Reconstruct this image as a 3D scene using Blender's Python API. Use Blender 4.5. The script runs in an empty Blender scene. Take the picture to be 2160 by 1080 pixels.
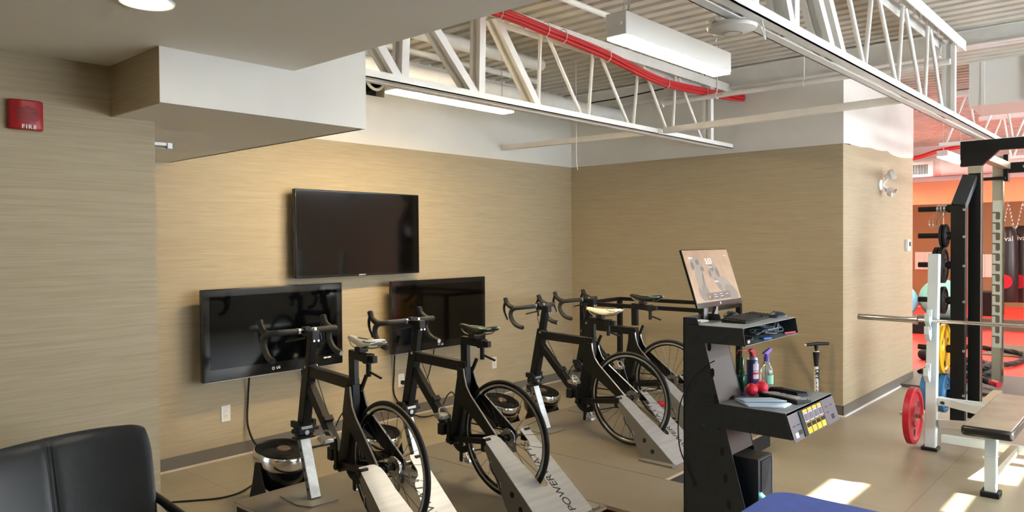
import bpy, bmesh, math, random
from mathutils import Vector, Matrix, Euler
random.seed(7)
sc = bpy.context.scene
COL = sc.collection
PI = math.pi
R = math.radians

# ------------------------------------------------------------------ camera
CAM = Vector((0, 0, 1.65))
F_PX, PITCH, ROLL, YAW = 1575.95, R(1.1239), R(-0.4426), R(41.7624)
fw = Vector((math.cos(YAW)*math.cos(PITCH), math.sin(YAW)*math.cos(PITCH), -math.sin(PITCH)))
rt = Vector((math.sin(YAW), -math.cos(YAW), 0)); up = rt.cross(fw)
r2 = math.cos(ROLL)*rt + math.sin(ROLL)*up; u2 = -math.sin(ROLL)*rt + math.cos(ROLL)*up
cd = bpy.data.cameras.new('camera'); cam = bpy.data.objects.new('camera', cd); COL.objects.link(cam)
cd.sensor_width = 36; cd.lens = F_PX/2160*36; cd.clip_start = 0.05
M = Matrix((r2, u2, -fw)).transposed().to_4x4(); M.translation = CAM; cam.matrix_world = M
sc.camera = cam
# ------------------------------------------------------------------ view + world + sun
sc.view_settings.view_transform = 'Standard'; sc.view_settings.look = 'None'
sc.view_settings.gamma = 1; sc.view_settings.use_curve_mapping = False
sc.view_settings.exposure = 1.42
LAMP = 24.0          # fluorescent diffusers
DAY = 5.0            # glow of the added daylight panes
w = bpy.data.worlds.new('world'); sc.world = w; w.use_nodes = True
w.node_tree.nodes['Background'].inputs[0].default_value = (0.75, 0.87, 1, 1)
w.node_tree.nodes['Background'].inputs[1].default_value = 1.0
SUN_EL, SUN_AZ = R(25), R(8)
SUN_DIR = Vector((-math.sin(SUN_AZ)*math.cos(SUN_EL), math.cos(SUN_AZ)*math.cos(SUN_EL), -math.sin(SUN_EL)))
sl = bpy.data.lights.new('sun', 'SUN'); sl.energy = 75; sl.angle = R(0.6); sl.color = (1, 0.93, 0.8)
so = bpy.data.objects.new('sun', sl); COL.objects.link(so); so.rotation_euler = SUN_DIR.to_track_quat('-Z', 'Y').to_euler()

# ------------------------------------------------------------------ materials
def mat(name, col, rough=0.6, metal=0.0, emit=None, es=0.0, spec=None, noise=None, alpha=None, trans=None, coat=None, bump=None):
    m = bpy.data.materials.new(name); m.use_nodes = True
    nt = m.node_tree; b = nt.nodes['Principled BSDF']
    c = (*col, 1)
    b.inputs['Base Color'].default_value = c; b.inputs['Roughness'].default_value = rough
    b.inputs['Metallic'].default_value = metal
    if spec is not None: b.inputs['Specular IOR Level'].default_value = spec
    if emit: b.inputs['Emission Color'].default_value = (*emit, 1); b.inputs['Emission Strength'].default_value = es
    if alpha is not None: b.inputs['Alpha'].default_value = alpha
    if trans is not None: b.inputs['Transmission Weight'].default_value = trans
    if coat is not None: b.inputs['Coat Weight'].default_value = coat; b.inputs['Coat Roughness'].default_value = 0.1
    if noise or bump:
        tc = nt.nodes.new('ShaderNodeTexCoord'); mp = nt.nodes.new('ShaderNodeMapping')
        sc_, amt = noise or bump
        mp.inputs['Scale'].default_value = sc_ if isinstance(sc_, tuple) else (sc_,)*3
        nz = nt.nodes.new('ShaderNodeTexNoise'); nz.inputs['Scale'].default_value = 1; nz.inputs['Detail'].default_value = 5
        nt.links.new(tc.outputs['Object'], mp.inputs['Vector']); nt.links.new(mp.outputs[0], nz.inputs['Vector'])
        if noise:
            rp = nt.nodes.new('ShaderNodeValToRGB'); rp.color_ramp.elements[0].position = 0.3; rp.color_ramp.elements[1].position = 0.7
            rp.color_ramp.elements[0].color = (*[v*(1-amt) for v in col], 1); rp.color_ramp.elements[1].color = (*[min(1, v*(1+amt)) for v in col], 1)
            nt.links.new(nz.outputs['Fac'], rp.inputs[0]); nt.links.new(rp.outputs[0], b.inputs['Base Color'])
        if bump:
            bp = nt.nodes.new('ShaderNodeBump'); bp.inputs['Strength'].default_value = bump[1]; bp.inputs['Distance'].default_value = 0.004
            nt.links.new(nz.outputs['Fac'], bp.inputs['Height']); nt.links.new(bp.outputs[0], b.inputs['Normal'])
    return m
def wallpaper():
    m = bpy.data.materials.new('wallpaper'); m.use_nodes = True; nt = m.node_tree; b = nt.nodes['Principled BSDF']
    b.inputs['Roughness'].default_value = 0.55; b.inputs['Specular IOR Level'].default_value = 0.35
    tc = nt.nodes.new('ShaderNodeTexCoord')
    fac = None
    for s, d in (((5, 5, 230), 3), ((1.5, 1.5, 60), 2)):
        mp = nt.nodes.new('ShaderNodeMapping'); mp.inputs['Scale'].default_value = s
        nz = nt.nodes.new('ShaderNodeTexNoise'); nz.inputs['Scale'].default_value = 1; nz.inputs['Detail'].default_value = d
        nt.links.new(tc.outputs['Object'], mp.inputs[0]); nt.links.new(mp.outputs[0], nz.inputs[0])
        if fac is None: fac = nz.outputs['Fac']
        else:
            a = nt.nodes.new('ShaderNodeMath'); a.operation = 'MULTIPLY_ADD'; a.inputs[1].default_value = 0.5
            nt.links.new(nz.outputs['Fac'], a.inputs[0]); nt.links.new(fac, a.inputs[2]); fac = a.outputs[0]
    rp = nt.nodes.new('ShaderNodeValToRGB'); e = rp.color_ramp.elements
    e[0].position = 0.50; e[0].color = (0.38, 0.305, 0.195, 1); e[1].position = 1.0; e[1].color = (0.46, 0.385, 0.26, 1)
    nt.links.new(fac, rp.inputs[0]); nt.links.new(rp.outputs[0], b.inputs['Base Color'])
    return m
def floor_mat():
    m = bpy.data.materials.new('vinyl_floor'); m.use_nodes = True; nt = m.node_tree; b = nt.nodes['Principled BSDF']
    b.inputs['Roughness'].default_value = 0.33
    tc = nt.nodes.new('ShaderNodeTexCoord'); nz = nt.nodes.new('ShaderNodeTexNoise'); nz.inputs['Scale'].default_value = 2.2; nz.inputs['Detail'].default_value = 6
    nt.links.new(tc.outputs['Object'], nz.inputs[0])
    rp = nt.nodes.new('ShaderNodeValToRGB'); e = rp.color_ramp.elements
    e[0].position = 0.35; e[0].color = (0.275, 0.24, 0.175, 1); e[1].position = 0.7; e[1].color = (0.33, 0.295, 0.215, 1)
    nt.links.new(nz.outputs['Fac'], rp.inputs[0])
    br = nt.nodes.new('ShaderNodeTexBrick'); br.inputs['Scale'].default_value = 1; br.offset = 0
    br.inputs['Brick Width'].default_value = 1.22; br.inputs['Row Height'].default_value = 1.22; br.inputs['Mortar Size'].default_value = 0.003
    br.inputs['Color1'].default_value = (1, 1, 1, 1); br.inputs['Color2'].default_value = (1, 1, 1, 1); br.inputs['Mortar'].default_value = (0.6, 0.6, 0.6, 1)
    nt.links.new(tc.outputs['Object'], br.inputs[0])
    mx = nt.nodes.new('ShaderNodeMix'); mx.data_type = 'RGBA'; mx.blend_type = 'MULTIPLY'; mx.inputs[0].default_value = 1
    nt.links.new(rp.outputs[0], mx.inputs[6]); nt.links.new(br.outputs[0], mx.inputs[7]); nt.links.new(mx.outputs[2], b.inputs['Base Color'])
    return m
K = {}
K['paper'] = wallpaper(); K['floor'] = floor_mat()
K['white'] = mat('white_paint', (0.72, 0.70, 0.655), 0.6, noise=(3.0, 0.03))
K['ceil'] = mat('ceiling_paint', (0.82, 0.78, 0.70), 0.75)
K['steelw'] = mat('white_painted_steel', (0.82, 0.81, 0.78), 0.4, noise=(6.0, 0.06))
K['deck'] = mat('white_painted_deck', (0.64, 0.60, 0.53), 0.6, noise=(4.0, 0.10))
K['base'] = mat('grey_cove_base', (0.145, 0.13, 0.11), 0.5)
K['basestrip'] = mat('pale_sealant', (0.6, 0.52, 0.42), 0.5)
K['black'] = mat('black_powder_coat', (0.004, 0.0045, 0.0045), 0.40, spec=.35)
K['blackm'] = mat('matte_black', (0.008, 0.008, 0.008), 0.6, spec=.3)
K['rubber'] = mat('black_rubber', (0.008, 0.008, 0.008), 0.55, spec=.35)
K['tape'] = mat('bar_tape', (0.020, 0.020, 0.019), 0.65, bump=((40, 40, 40), 0.4))
K['gloss'] = mat('gloss_black_plastic', (0.008, 0.008, 0.009), 0.08)
K['screen'] = mat('dark_screen', (0.001, 0.0015, 0.002), 0.05, spec=.25)
K['screen2'] = mat('glossy_screen', (0.003, 0.0025, 0.002), 0.06, spec=.35)
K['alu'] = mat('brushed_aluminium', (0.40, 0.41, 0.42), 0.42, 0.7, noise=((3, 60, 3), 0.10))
K['alup'] = mat('lit_post_aluminium', (0.70, 0.74, 0.76), 0.35, 0.5, noise=((30, 30, 30), 0.12))  # front post only, paler for the light on its tilted face
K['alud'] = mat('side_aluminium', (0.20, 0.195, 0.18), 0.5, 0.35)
K['chrome'] = mat('chrome', (0.80, 0.78, 0.74), 0.12, 1.0)
K['silver'] = mat('satin_silver', (0.55, 0.55, 0.55), 0.3, 0.9)
K['plat'] = mat('platform_laminate', (0.16, 0.14, 0.115), 0.42, noise=(3.0, 0.08))
K['ply'] = mat('plywood_edge', (0.42, 0.28, 0.17), 0.6)
K['kiosk'] = mat('charcoal_sheet_metal', (0.036, 0.042, 0.046), 0.42, noise=(30, 0.12), spec=.35)
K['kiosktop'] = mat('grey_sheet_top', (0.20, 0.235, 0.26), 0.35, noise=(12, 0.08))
K['kioskback'] = mat('brown_grey_sheet', (0.055, 0.042, 0.036), 0.35, 0.0, spec=.3)
K['leather'] = mat('black_leather', (0.026, 0.030, 0.035), 0.36, bump=(60, 0.15))
K['red'] = mat('red_enamel', (0.42, 0.012, 0.018), 0.35)
K['redcable'] = mat('red_cable_jacket', (0.55, 0.015, 0.02), 0.4)
K['whitep'] = mat('white_plastic', (0.78, 0.77, 0.74), 0.35)
K['textw'] = mat('white_print', (0.8, 0.8, 0.8), 0.5)
K['textk'] = mat('black_print', (0.01, 0.01, 0.01), 0.5)
K['lamp'] = mat('lit_diffuser', (1, 1, 1), 0.5, emit=(1, 0.87, 0.66), es=LAMP)
K['lampw'] = mat('lit_diffuser_warm', (1, 1, 1), 0.5, emit=(1, 0.76, 0.42), es=LAMP*2.2)
K['down'] = mat('lit_downlight', (1, 1, 1), 0.5, emit=(1, 0.95, 0.84), es=22)
K['day'] = mat('added_daylight_pane', (1, 1, 1), 0.5, emit=(0.82, 0.92, 1.0), es=DAY)
K['dayhi'] = mat('added_daylight_pane_hi', (1, 1, 1), 0.5, emit=(0.82, 0.92, 1.0), es=DAY*2.7)
K['redfloor'] = mat('red_rubber_floor', (0.80, 0.045, 0.03), 0.5)
K['taupe'] = mat('taupe_mat', (0.12, 0.09, 0.065), 0.6)
K['greymat'] = mat('grey_rubber_mat', (0.085, 0.08, 0.078), 0.45)
K['orange'] = mat('orange_wall_paint', (0.75, 0.36, 0.18), 0.7)
K['brownw'] = mat('ochre_wall', (0.30, 0.20, 0.10), 0.6)
K['bluew'] = mat('blue_upholstery', (0.035, 0.085, 0.42), 0.5, noise=(20, 0.12))
K['framew'] = mat('pale_enamel_frame', (0.62, 0.69, 0.72), 0.3)
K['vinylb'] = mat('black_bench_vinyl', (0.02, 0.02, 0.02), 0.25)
K['padglare'] = mat('worn_vinyl_glare', (0.40, 0.36, 0.28), 0.3, noise=(5, .25))  # sun glare on the worn black bench pad, put into the colour
K['champ'] = mat('champagne_metal', (0.42, 0.40, 0.30), 0.35, 0.5)
K['slot'] = mat('pale_slot_plate', (0.60, 0.62, 0.50), 0.4, 0.3)
K['yellow'] = mat('yellow_rubber', (0.80, 0.46, 0.01), 0.35)
K['blue'] = mat('blue_rubber', (0.03, 0.17, 0.36), 0.4)
K['redr'] = mat('red_bumper_rubber', (0.50, 0.01, 0.03), 0.4)
K['teal'] = mat('teal_vinyl_ball', (0.22, 0.52, 0.46), 0.3)
K['lblue'] = mat('light_blue_vinyl_ball', (0.20, 0.50, 0.68), 0.3)
K['bag'] = mat('black_bag_vinyl', (0.02, 0.018, 0.018), 0.35)
K['badge'] = mat('bronze_badge', (0.20, 0.13, 0.10), 0.35, 0.6)
K['saddlew'] = mat('white_saddle', (0.75, 0.74, 0.70), 0.35)
K['cream'] = mat('cream_saddle', (0.80, 0.74, 0.60), 0.4)
K['mint'] = mat('mint_trim', (0.30, 0.66, 0.58), 0.4)
K['cloth'] = mat('pale_blue_cloth', (0.66, 0.80, 0.95), 0.9, bump=(60, 0.3))
K['ball'] = mat('pink_red_foam', (0.80, 0.02, 0.06), 0.5)
K['purple'] = mat('purple_plastic', (0.16, 0.10, 0.52), 0.3)
K['clear'] = mat('clear_plastic', (0.80, 0.86, 0.82), 0.08, trans=0.85)
K['green'] = mat('dark_green_glass', (0.01, 0.07, 0.04), 0.15)
K['can'] = mat('indigo_can', (0.05, 0.045, 0.15), 0.25, 0.3)
K['labelp'] = mat('pale_label', (0.62, 0.56, 0.66), 0.4)
K['labelr'] = mat('red_label', (0.55, 0.03, 0.07), 0.4)
K['labelg'] = mat('green_label', (0.25, 0.60, 0.42), 0.4)
K['mod'] = mat('amber_label', (0.85, 0.52, 0.01), 0.5)
K['panel'] = mat('steel_grey_panel', (0.10, 0.10, 0.12), 0.35, 0.4)
K['cyan'] = mat('cyan_led', (0.1, 0.9, 0.8), 0.3, emit=(0.12, 1.0, 0.85), es=3.0)
K['pc'] = mat('navy_black_case', (0.010, 0.016, 0.028), 0.4)
K['pctop'] = mat('case_top', (0.11, 0.095, 0.08), 0.4, 0.3)
K['greykey'] = mat('pale_grey_keys', (.30, .30, .30), .4)
K['dark'] = mat('dark_recess', (0.006, 0.006, 0.006), 0.7)
K['bluep'] = mat('blue_plastic', (0.02, 0.16, 0.65), 0.35)

# ------------------------------------------------------------------ helpers
def nb(): return bmesh.new()
def obj(name, bm, m, parent=None, bevel=0, smooth=35, seg=2):
    me = bpy.data.meshes.new(name); bmesh.ops.recalc_face_normals(bm, faces=bm.faces[:]); bm.to_mesh(me); bm.free()
    for x in (m if isinstance(m, (list, tuple)) else [m]): me.materials.append(K[x] if isinstance(x, str) else x)
    if smooth:
        me.shade_smooth(); me.set_sharp_from_angle(angle=R(smooth))
    o = bpy.data.objects.new(name, me); COL.objects.link(o)
    if parent: o.parent = parent
    if bevel:
        b = o.modifiers.new('bevel', 'BEVEL'); b.width = bevel; b.segments = seg; b.limit_method = 'ANGLE'; b.angle_limit = R(40)
        b.harden_normals = False
    return o
def tag(o, label=None, cat=None, group=None, kind=None):
    if label: o['label'] = label
    if cat: o['category'] = cat
    if group: o['group'] = group
    if kind: o['kind'] = kind
    return o
def struct(o): o['kind'] = 'structure'; return o
def empty(name, loc=(0, 0, 0), rz=0, label=None, cat=None, group=None):
    o = bpy.data.objects.new(name, None); COL.objects.link(o); o.location = loc; o.rotation_euler = (0, 0, rz); o.empty_display_size = 0.05
    return tag(o, label, cat, group)
def copy_tree(o, parent=None):
    c = o.copy(); COL.objects.link(c); c.parent = parent
    for ch in list(o.children): copy_tree(ch, c)
    return c
def mi(bm, n0, i):
    bm.faces.ensure_lookup_table()
    for f in bm.faces[n0:]: f.material_index = i
def box(bm, a, b, rot=None, at=None, i=0):
    n0 = len(bm.faces)
    x0, y0, z0 = a; x1, y1, z1 = b
    vs = [bm.verts.new(Vector(v)) for v in ((x0, y0, z0), (x1, y0, z0), (x1, y1, z0), (x0, y1, z0), (x0, y0, z1), (x1, y0, z1), (x1, y1, z1), (x0, y1, z1))]
    for f in ((0, 3, 2, 1), (4, 5, 6, 7), (0, 1, 5, 4), (1, 2, 6, 5), (2, 3, 7, 6), (3, 0, 4, 7)): bm.faces.new([vs[k] for k in f])
    if rot is not None or at is not None:
        mt = Matrix.Translation(Vector(at or (0, 0, 0))) @ (rot.to_4x4() if rot is not None else Matrix.Identity(4))
        for v in vs: v.co = mt @ v.co
    mi(bm, n0, i); return bm
def cbox(bm, c, s, rot=None, i=0):
    h = Vector(s)/2; return box(bm, -h, h, rot or Matrix.Identity(3), c, i)
def frame_of(d, side=None):
    d = d.normalized(); a = Vector(side) if side else (Vector((0, 0, 1)) if abs(d.z) < 0.95 else Vector((1, 0, 0)))
    x = a.cross(d)
    if x.length < 1e-5: x = Vector((1, 0, 0)).cross(d)
    x.normalize(); y = d.cross(x); return x, y
def bar(bm, p, q, w, h, side=(1, 0, 0), w2=None, h2=None, i=0):
    """square tube from p to q: size w along `side`, h across"""
    n0 = len(bm.faces)
    p = Vector(p); q = Vector(q); d = (q-p).normalized(); s = Vector(side); s = (s-d*s.dot(d)).normalized(); t = d.cross(s)
    w2 = w2 or w; h2 = h2 or h
    A = [bm.verts.new(p+s*sx*w/2+t*sy*h/2) for sx, sy in ((-1, -1), (1, -1), (1, 1), (-1, 1))]
    B = [bm.verts.new(q+s*sx*w2/2+t*sy*h2/2) for sx, sy in ((-1, -1), (1, -1), (1, 1), (-1, 1))]
    bm.faces.new(A[::-1]); bm.faces.new(B)
    for k in range(4): bm.faces.new((A[k], A[(k+1) % 4], B[(k+1) % 4], B[k]))
    mi(bm, n0, i); return bm
def tube(bm, pts, r, seg=10, closed=False, cap=True, i=0):
    n0 = len(bm.faces); pts = [Vector(p) for p in pts]; n = len(pts); rr = r if isinstance(r, (list, tuple)) else [r]*n
    rings = []; px = None
    for k in range(n):
        if closed: d = pts[(k+1) % n]-pts[k-1]
        else: d = pts[min(k+1, n-1)]-pts[max(k-1, 0)]
        d.normalize()
        if px is None: x, y = frame_of(d)
        else:
            x = px-d*px.dot(d)
            if x.length < 1e-6: x, y = frame_of(d)
            x.normalize(); y = d.cross(x)
        px = x
        rings.append([bm.verts.new(pts[k]+(x*math.cos(2*PI*j/seg)+y*math.sin(2*PI*j/seg))*rr[k]) for j in range(seg)])
    for k in range(n if closed else n-1):
        a, b = rings[k], rings[(k+1) % n]
        off = 0
        if closed and k == n-1:
            off = min(range(seg), key=lambda o: (a[0].co-b[o].co).length)
        for j in range(seg): bm.faces.new((a[j], a[(j+1) % seg], b[(j+1+off) % seg], b[(j+off) % seg]))
    if cap and not closed: bm.faces.new(rings[0][::-1]); bm.faces.new(rings[-1])
    mi(bm, n0, i); return bm
def cyl(bm, p, q, r, seg=20, r2_=None, i=0): return tube(bm, [p, q], [r, r2_ if r2_ is not None else r], seg, i=i)
def spline(pts, n=6):
    P = [Vector(p) for p in pts]; P = [P[0]*2-P[1]]+P+[P[-1]*2-P[-2]]; out = []
    for k in range(1, len(P)-2):
        for j in range(n):
            t = j/n; a, b, c, d = P[k-1], P[k], P[k+1], P[k+2]
            out.append(0.5*((2*b)+(c-a)*t+(2*a-5*b+4*c-d)*t*t+(3*b-a-3*c+d)*t**3))
    out.append(P[-2]); return out
def lathe(bm, prof, seg=32, at=(0, 0, 0), rot=None, closed=False, i=0):
    """profile of (radius, z)"""
    n0 = len(bm.faces); at = Vector(at); rot = rot or Matrix.Identity(3); rings = []
    for r, z in prof:
        if r < 1e-6: rings.append([bm.verts.new(at+rot@Vector((0, 0, z)))])
        else: rings.append([bm.verts.new(at+rot@Vector((r*math.cos(2*PI*j/seg), r*math.sin(2*PI*j/seg), z))) for j in range(seg)])
    L = len(rings)
    for k in range(L if closed else L-1):
        a, b = rings[k], rings[(k+1) % L]
        for j in range(seg):
            j2 = (j+1) % seg
            if len(a) == 1 and len(b) == 1: continue
            if len(a) == 1: bm.faces.new((a[0], b[j], b[j2]))
            elif len(b) == 1: bm.faces.new((a[j], a[j2], b[0]))
            else: bm.faces.new((a[j], a[j2], b[j2], b[j]))
    mi(bm, n0, i); return bm
def prism(bm, poly, depth, fn, i=0):
    """extrude 2D polygon; fn(u, v, w) -> 3D, w from -depth/2..depth/2"""
    n0 = len(bm.faces)
    A = [bm.verts.new(Vector(fn(u, v, -depth/2))) for u, v in poly]; B = [bm.verts.new(Vector(fn(u, v, depth/2))) for u, v in poly]
    bm.faces.new(A[::-1]); bm.faces.new(B); n = len(poly)
    for k in range(n): bm.faces.new((A[k], A[(k+1) % n], B[(k+1) % n], B[k]))
    mi(bm, n0, i); return bm
def rect_holes(bm, u0, v0, u1, v1, holes, t, fn):
    """slab with rectangular openings (cells)"""
    us = sorted({u0, u1, *[h[0] for h in holes], *[h[2] for h in holes]}); vs = sorted({v0, v1, *[h[1] for h in holes], *[h[3] for h in holes]})
    us = [u for u in us if u0 <= u <= u1]; vs = [v for v in vs if v0 <= v <= v1]
    for a, b in zip(us, us[1:]):
        run = None
        for c, d in zip(vs, vs[1:]):
            inside = any(h[0] <= (a+b)/2 <= h[2] and h[1] <= (c+d)/2 <= h[3] for h in holes)
            if inside:
                if run: prism(bm, [(a, run[0]), (b, run[0]), (b, run[1]), (a, run[1])], t, fn); run = None
            else: run = (run[0], d) if run else (c, d)
        if run: prism(bm, [(a, run[0]), (b, run[0]), (b, run[1]), (a, run[1])], t, fn)
    return bm
def text(name, s, size, m, mw, parent=None, ext=0.0006, shear=0.0, bold=0.0, space=1.0):
    c = bpy.data.curves.new(name, 'FONT'); c.body = s; c.size = size; c.extrude = ext; c.align_x = 'CENTER'; c.align_y = 'CENTER'
    c.shear = shear; c.offset = bold; c.space_character = space
    t = bpy.data.objects.new('t', c); COL.objects.link(t)
    bpy.context.view_layer.update()
    me = bpy.data.meshes.new_from_object(t.evaluated_get(bpy.context.evaluated_depsgraph_get())); bpy.data.objects.remove(t)
    me.materials.clear(); me.materials.append(K[m]); me.transform(mw)
    o = bpy.data.objects.new(name, me); COL.objects.link(o)
    if parent: o.parent = parent
    return o
def basis(o, ex, ey):
    ex = Vector(ex).normalized(); ey = Vector(ey).normalized(); m = Matrix((ex, ey, ex.cross(ey))).transposed().to_4x4(); m.translation = Vector(o); return m
def B(name, m, parent, *boxes, bevel=0):
    bm = nb()
    for a, b in boxes: box(bm, a, b)
    return obj(name, bm, m, parent, bevel)

# ================================================================== SETTING
YW, XW = 5.451, 7.186          # the two beige walls
ZB = 2.53                      # border between wallpaper and white paint
ZD = 3.36                      # underside of the roof deck
YS = -3.0                      # window wall (out of frame, right of the camera)
XE = 15.6                      # far wall of the red-floored studio
ZC = 2.467                     # lowered ceiling
struct(B('floor', 'floor', None, ((-2.2, YS-.2, -.1), (9.25, YW+.2, 0))))
struct(B('floor_studio', 'redfloor', None, ((10.35, YS-.2, -.1), (22, 8, 0.004))))
struct(B('floor_rubber', 'greymat', None, ((9.25, YS-.2, -.1), (10.35, 8, 0.002))))
struct(B('wall_left', 'paper', None, ((-2.2, YW, 0), (XW+.2, YW+.15, ZB))))
struct(B('wall_left_upper', 'white', None, ((-2.2, YW-.004, ZB), (4.12, YW+.15, ZD+.1)), ((4.12, YW-.004, ZB), (4.36, YW+.15, 2.975)), ((4.12, YW-.004, 3.25), (4.36, YW+.15, ZD+.1)), ((4.36, YW-.004, ZB), (XW+.2, YW+.15, ZD+.1))))
XP = 9.60                      # end of the short return wall
struct(B('wall_back', 'paper', None, ((XW, 2.315, 0), (XW+.2, YW, ZB))))
struct(B('wall_back_upper', 'white', None, ((XW-.004, 2.519, ZB), (XW+.2, YW, ZD+.1))))
struct(B('wall_return', 'paper', None, ((XW+.2, 2.315, 0), (XP, 2.515, 2.60))))
bm = nb()
low = [(XW-.004, 2.53)] + [(XW-.004+(XP-XW+.004)*k/14, 2.53+.07*(k/14)+(.006*math.sin(k*1.7) if k < 9 else -.03+.01*math.sin(k))) for k in range(1, 15)]
prism(bm, low+[(XP+.004, ZD+.1), (XW-.004, ZD+.1)], .208, lambda u, v, w: (u, 2.415+w, v))
struct(obj('wall_return_upper', bm, 'white'))
# column wall with the fire alarm, soffit and lowered ceiling
YC = 3.668
struct(B('wall_alarm', 'paper', None, ((-2.2, YC, 0), (1.542, YC+.25, 2.237)), ((-2.2, YC, 2.237), (1.345, YC+.25, ZC))))
ZS, YF, XF = 2.237, 3.143, 2.395
struct(B('ceiling', 'ceil', None, ((-2.2, YS, ZC), (1.975, YC+.01, ZC+.12))))
struct(B('ceiling_soffit', 'ceil', None, ((1.352, YF+.004, ZS), (XF-.004, YW, ZS+.03)), ((1.0, YC+.01, ZS), (1.352, YW, ZS+.03))))
struct(B('wall_soffit_front', 'white', None, ((1.345, YF, ZS-.001), (1.975, YF+.02, ZC)), ((1.975, YF, ZS-.001), (XF, YF+.02, ZD))))
struct(B('wall_soffit_end', 'white', None, ((XF-.02, YF+.02, ZS), (XF, YW, ZD))))
struct(B('wall_soffit_side', 'paper', None, ((1.344, YF+.003, ZS-.0005), (1.357, YC, ZC))))
struct(B('wall_ceiling_edge', 'white', None, ((1.955, YS, ZC+.001), (1.975, YF, ZD))))
# off-camera walls of the room
struct(B('wall_camera', 'paper', None, ((-2.35, YS, 0), (-2.2, YC, ZC))))
# baseboards with pale sealant line
for nm, a, b in (('baseboard_left', (1.55, YW-.012, 0), (XW, YW, .1)), ('baseboard_back', (XW-.012, 2.31, 0), (XW, YW, .1)), ('baseboard_return', (XW-.012, 2.303, 0), (XP, 2.315, .1))):
    struct(B(nm, 'base', None, (a, b)))
bm = nb(); box(bm, (1.55, YW-.026, 0), (XW, YW-.012, .012)); struct(obj('trim_1', bm, 'basestrip'))
bm = nb(); box(bm, (XW, 2.29, 0), (9.3, 2.303, .014)); box(bm, (XW-.026, 2.29, 0), (XW-.012, YW, .012)); struct(obj('trim_2', bm, 'whitep'))
# roof deck: trapezoid ribs running away along Y
bm = nb(); prof = []
p = 0.152; x = -2.2
while x < 15.8:
    prof += [(x, 0), (x+.085, 0), (x+.097, .07), (x+.142, .07)]; x += p
top = [(prof[-1][0], .095), (prof[0][0], .095)]
prism(bm, prof+top, 8.8, lambda u, v, w: (u, 1.3+w, ZD+v)); struct(obj('ceiling_deck', bm, 'deck', smooth=0))
# window wall out of frame: gaps that let the sun reach the floor
def back(x, y):
    t = (YS-y)/SUN_DIR.y; return x+SUN_DIR.x*t, SUN_DIR.z*t
def sun_gap(x0, y0, x1, y1):
    a = back(x0, y0); b = back(x1, y1); return (min(a[0], b[0]), min(a[1], b[1]), max(a[0], b[0]), max(a[1], b[1]))
gaps = [sun_gap(4.80, 1.50, 5.28, 1.80), sun_gap(4.9, 1.90, 6.1, 1.95), sun_gap(5.10, 2.10, 5.45, 2.25), sun_gap(5.08, .92, 5.5, 1.10), sun_gap(5.7, 2.0, 7.0, 2.08), sun_gap(5.9, .75, 6.6, 1.12)]
ADDED_WINS = [(2.6, .9, 4.9, 2.2), (5.3, .95, 8.3, 1.66), (9.0, .5, 9.9, .7), (12.5, 1.0, 15.2, 2.6), (7.6, 2.80, 12.2, 3.32)]  # unseen glowing panes added for daylight; the high one lights the return wall
bm = nb(); rect_holes(bm, -2.2, 0, XE, ZD, gaps+ADDED_WINS, .15, lambda u, v, w: (u, YS+w, v)); struct(obj('wall_right', bm, 'white', smooth=0))
for k, (a, b, c, d) in enumerate(ADDED_WINS):
    o = struct(B('window_%d' % (k+1), 'dayhi' if k in (1, 4) else 'day', None, ((a, YS-.02, b), (c, YS-.01, d))))
    bm = nb()
    for q in ((a, b, a+.05, d), (c-.05, b, c, d), (a, b, c, b+.05), (a, d-.05, c, d), ((a+c)/2-.02, b, (a+c)/2+.02, d)): box(bm, (q[0], YS-.01, q[1]), (q[2], YS+.07, q[3]))
    obj('window_frame', bm, 'whitep', o)
# far studio; the room past its mirror wall is built as the reflection
XF2 = 21.0
struct(B('wall_far', 'orange', None, ((XE, YS, 2.28), (XE+.15, 8, 2.70)), ((XE, YS, 0), (XE+.15, 8, .17))))
struct(B('wall_far_upper', 'white', None, ((XE, YS, 2.78), (XE+.15, 8, 4.2))))
struct(B('trim_3', 'whitep', None, ((XE-.06, YS, 2.70), (XE+.15, 8, 2.78))))
struct(B('trim_4', 'taupe', None, ((XE-.05, YS, .15), (XE+.15, 8, .20)), ((XE-.02, YS, 0), (XE, 8, .15))))
bm = nb()
for y in (4.35, 3.25, 2.0): box(bm, (XE+.05, y, .2), (XE+.055, y+.012, 2.28))
struct(obj('trim_5', bm, 'silver'))
struct(B('wall_reflected_end', 'brownw', None, ((XF2, YS, 0), (XF2+.1, 8, 3.4))))
struct(B('wall_studio_left', 'brownw', None, ((XP-.0, 7.9, 0), (XF2, 8, 4.2))))
struct(B('wall_studio_near', 'white', None, ((XW+.2, 2.515, 0), (XW+.35, 8, ZD+.1))))
struct(B('ceiling_studio', 'deck', None, ((15.7, YS, 4.2), (XF2, 8, 4.3)), ((9.4, 5.6, ZD+.03), (15.8, 8, ZD+.13))))
struct(B('wall_studio_right', 'white', None, ((XE, YS-.1, 0), (XF2, YS, 4.2))))

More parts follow.
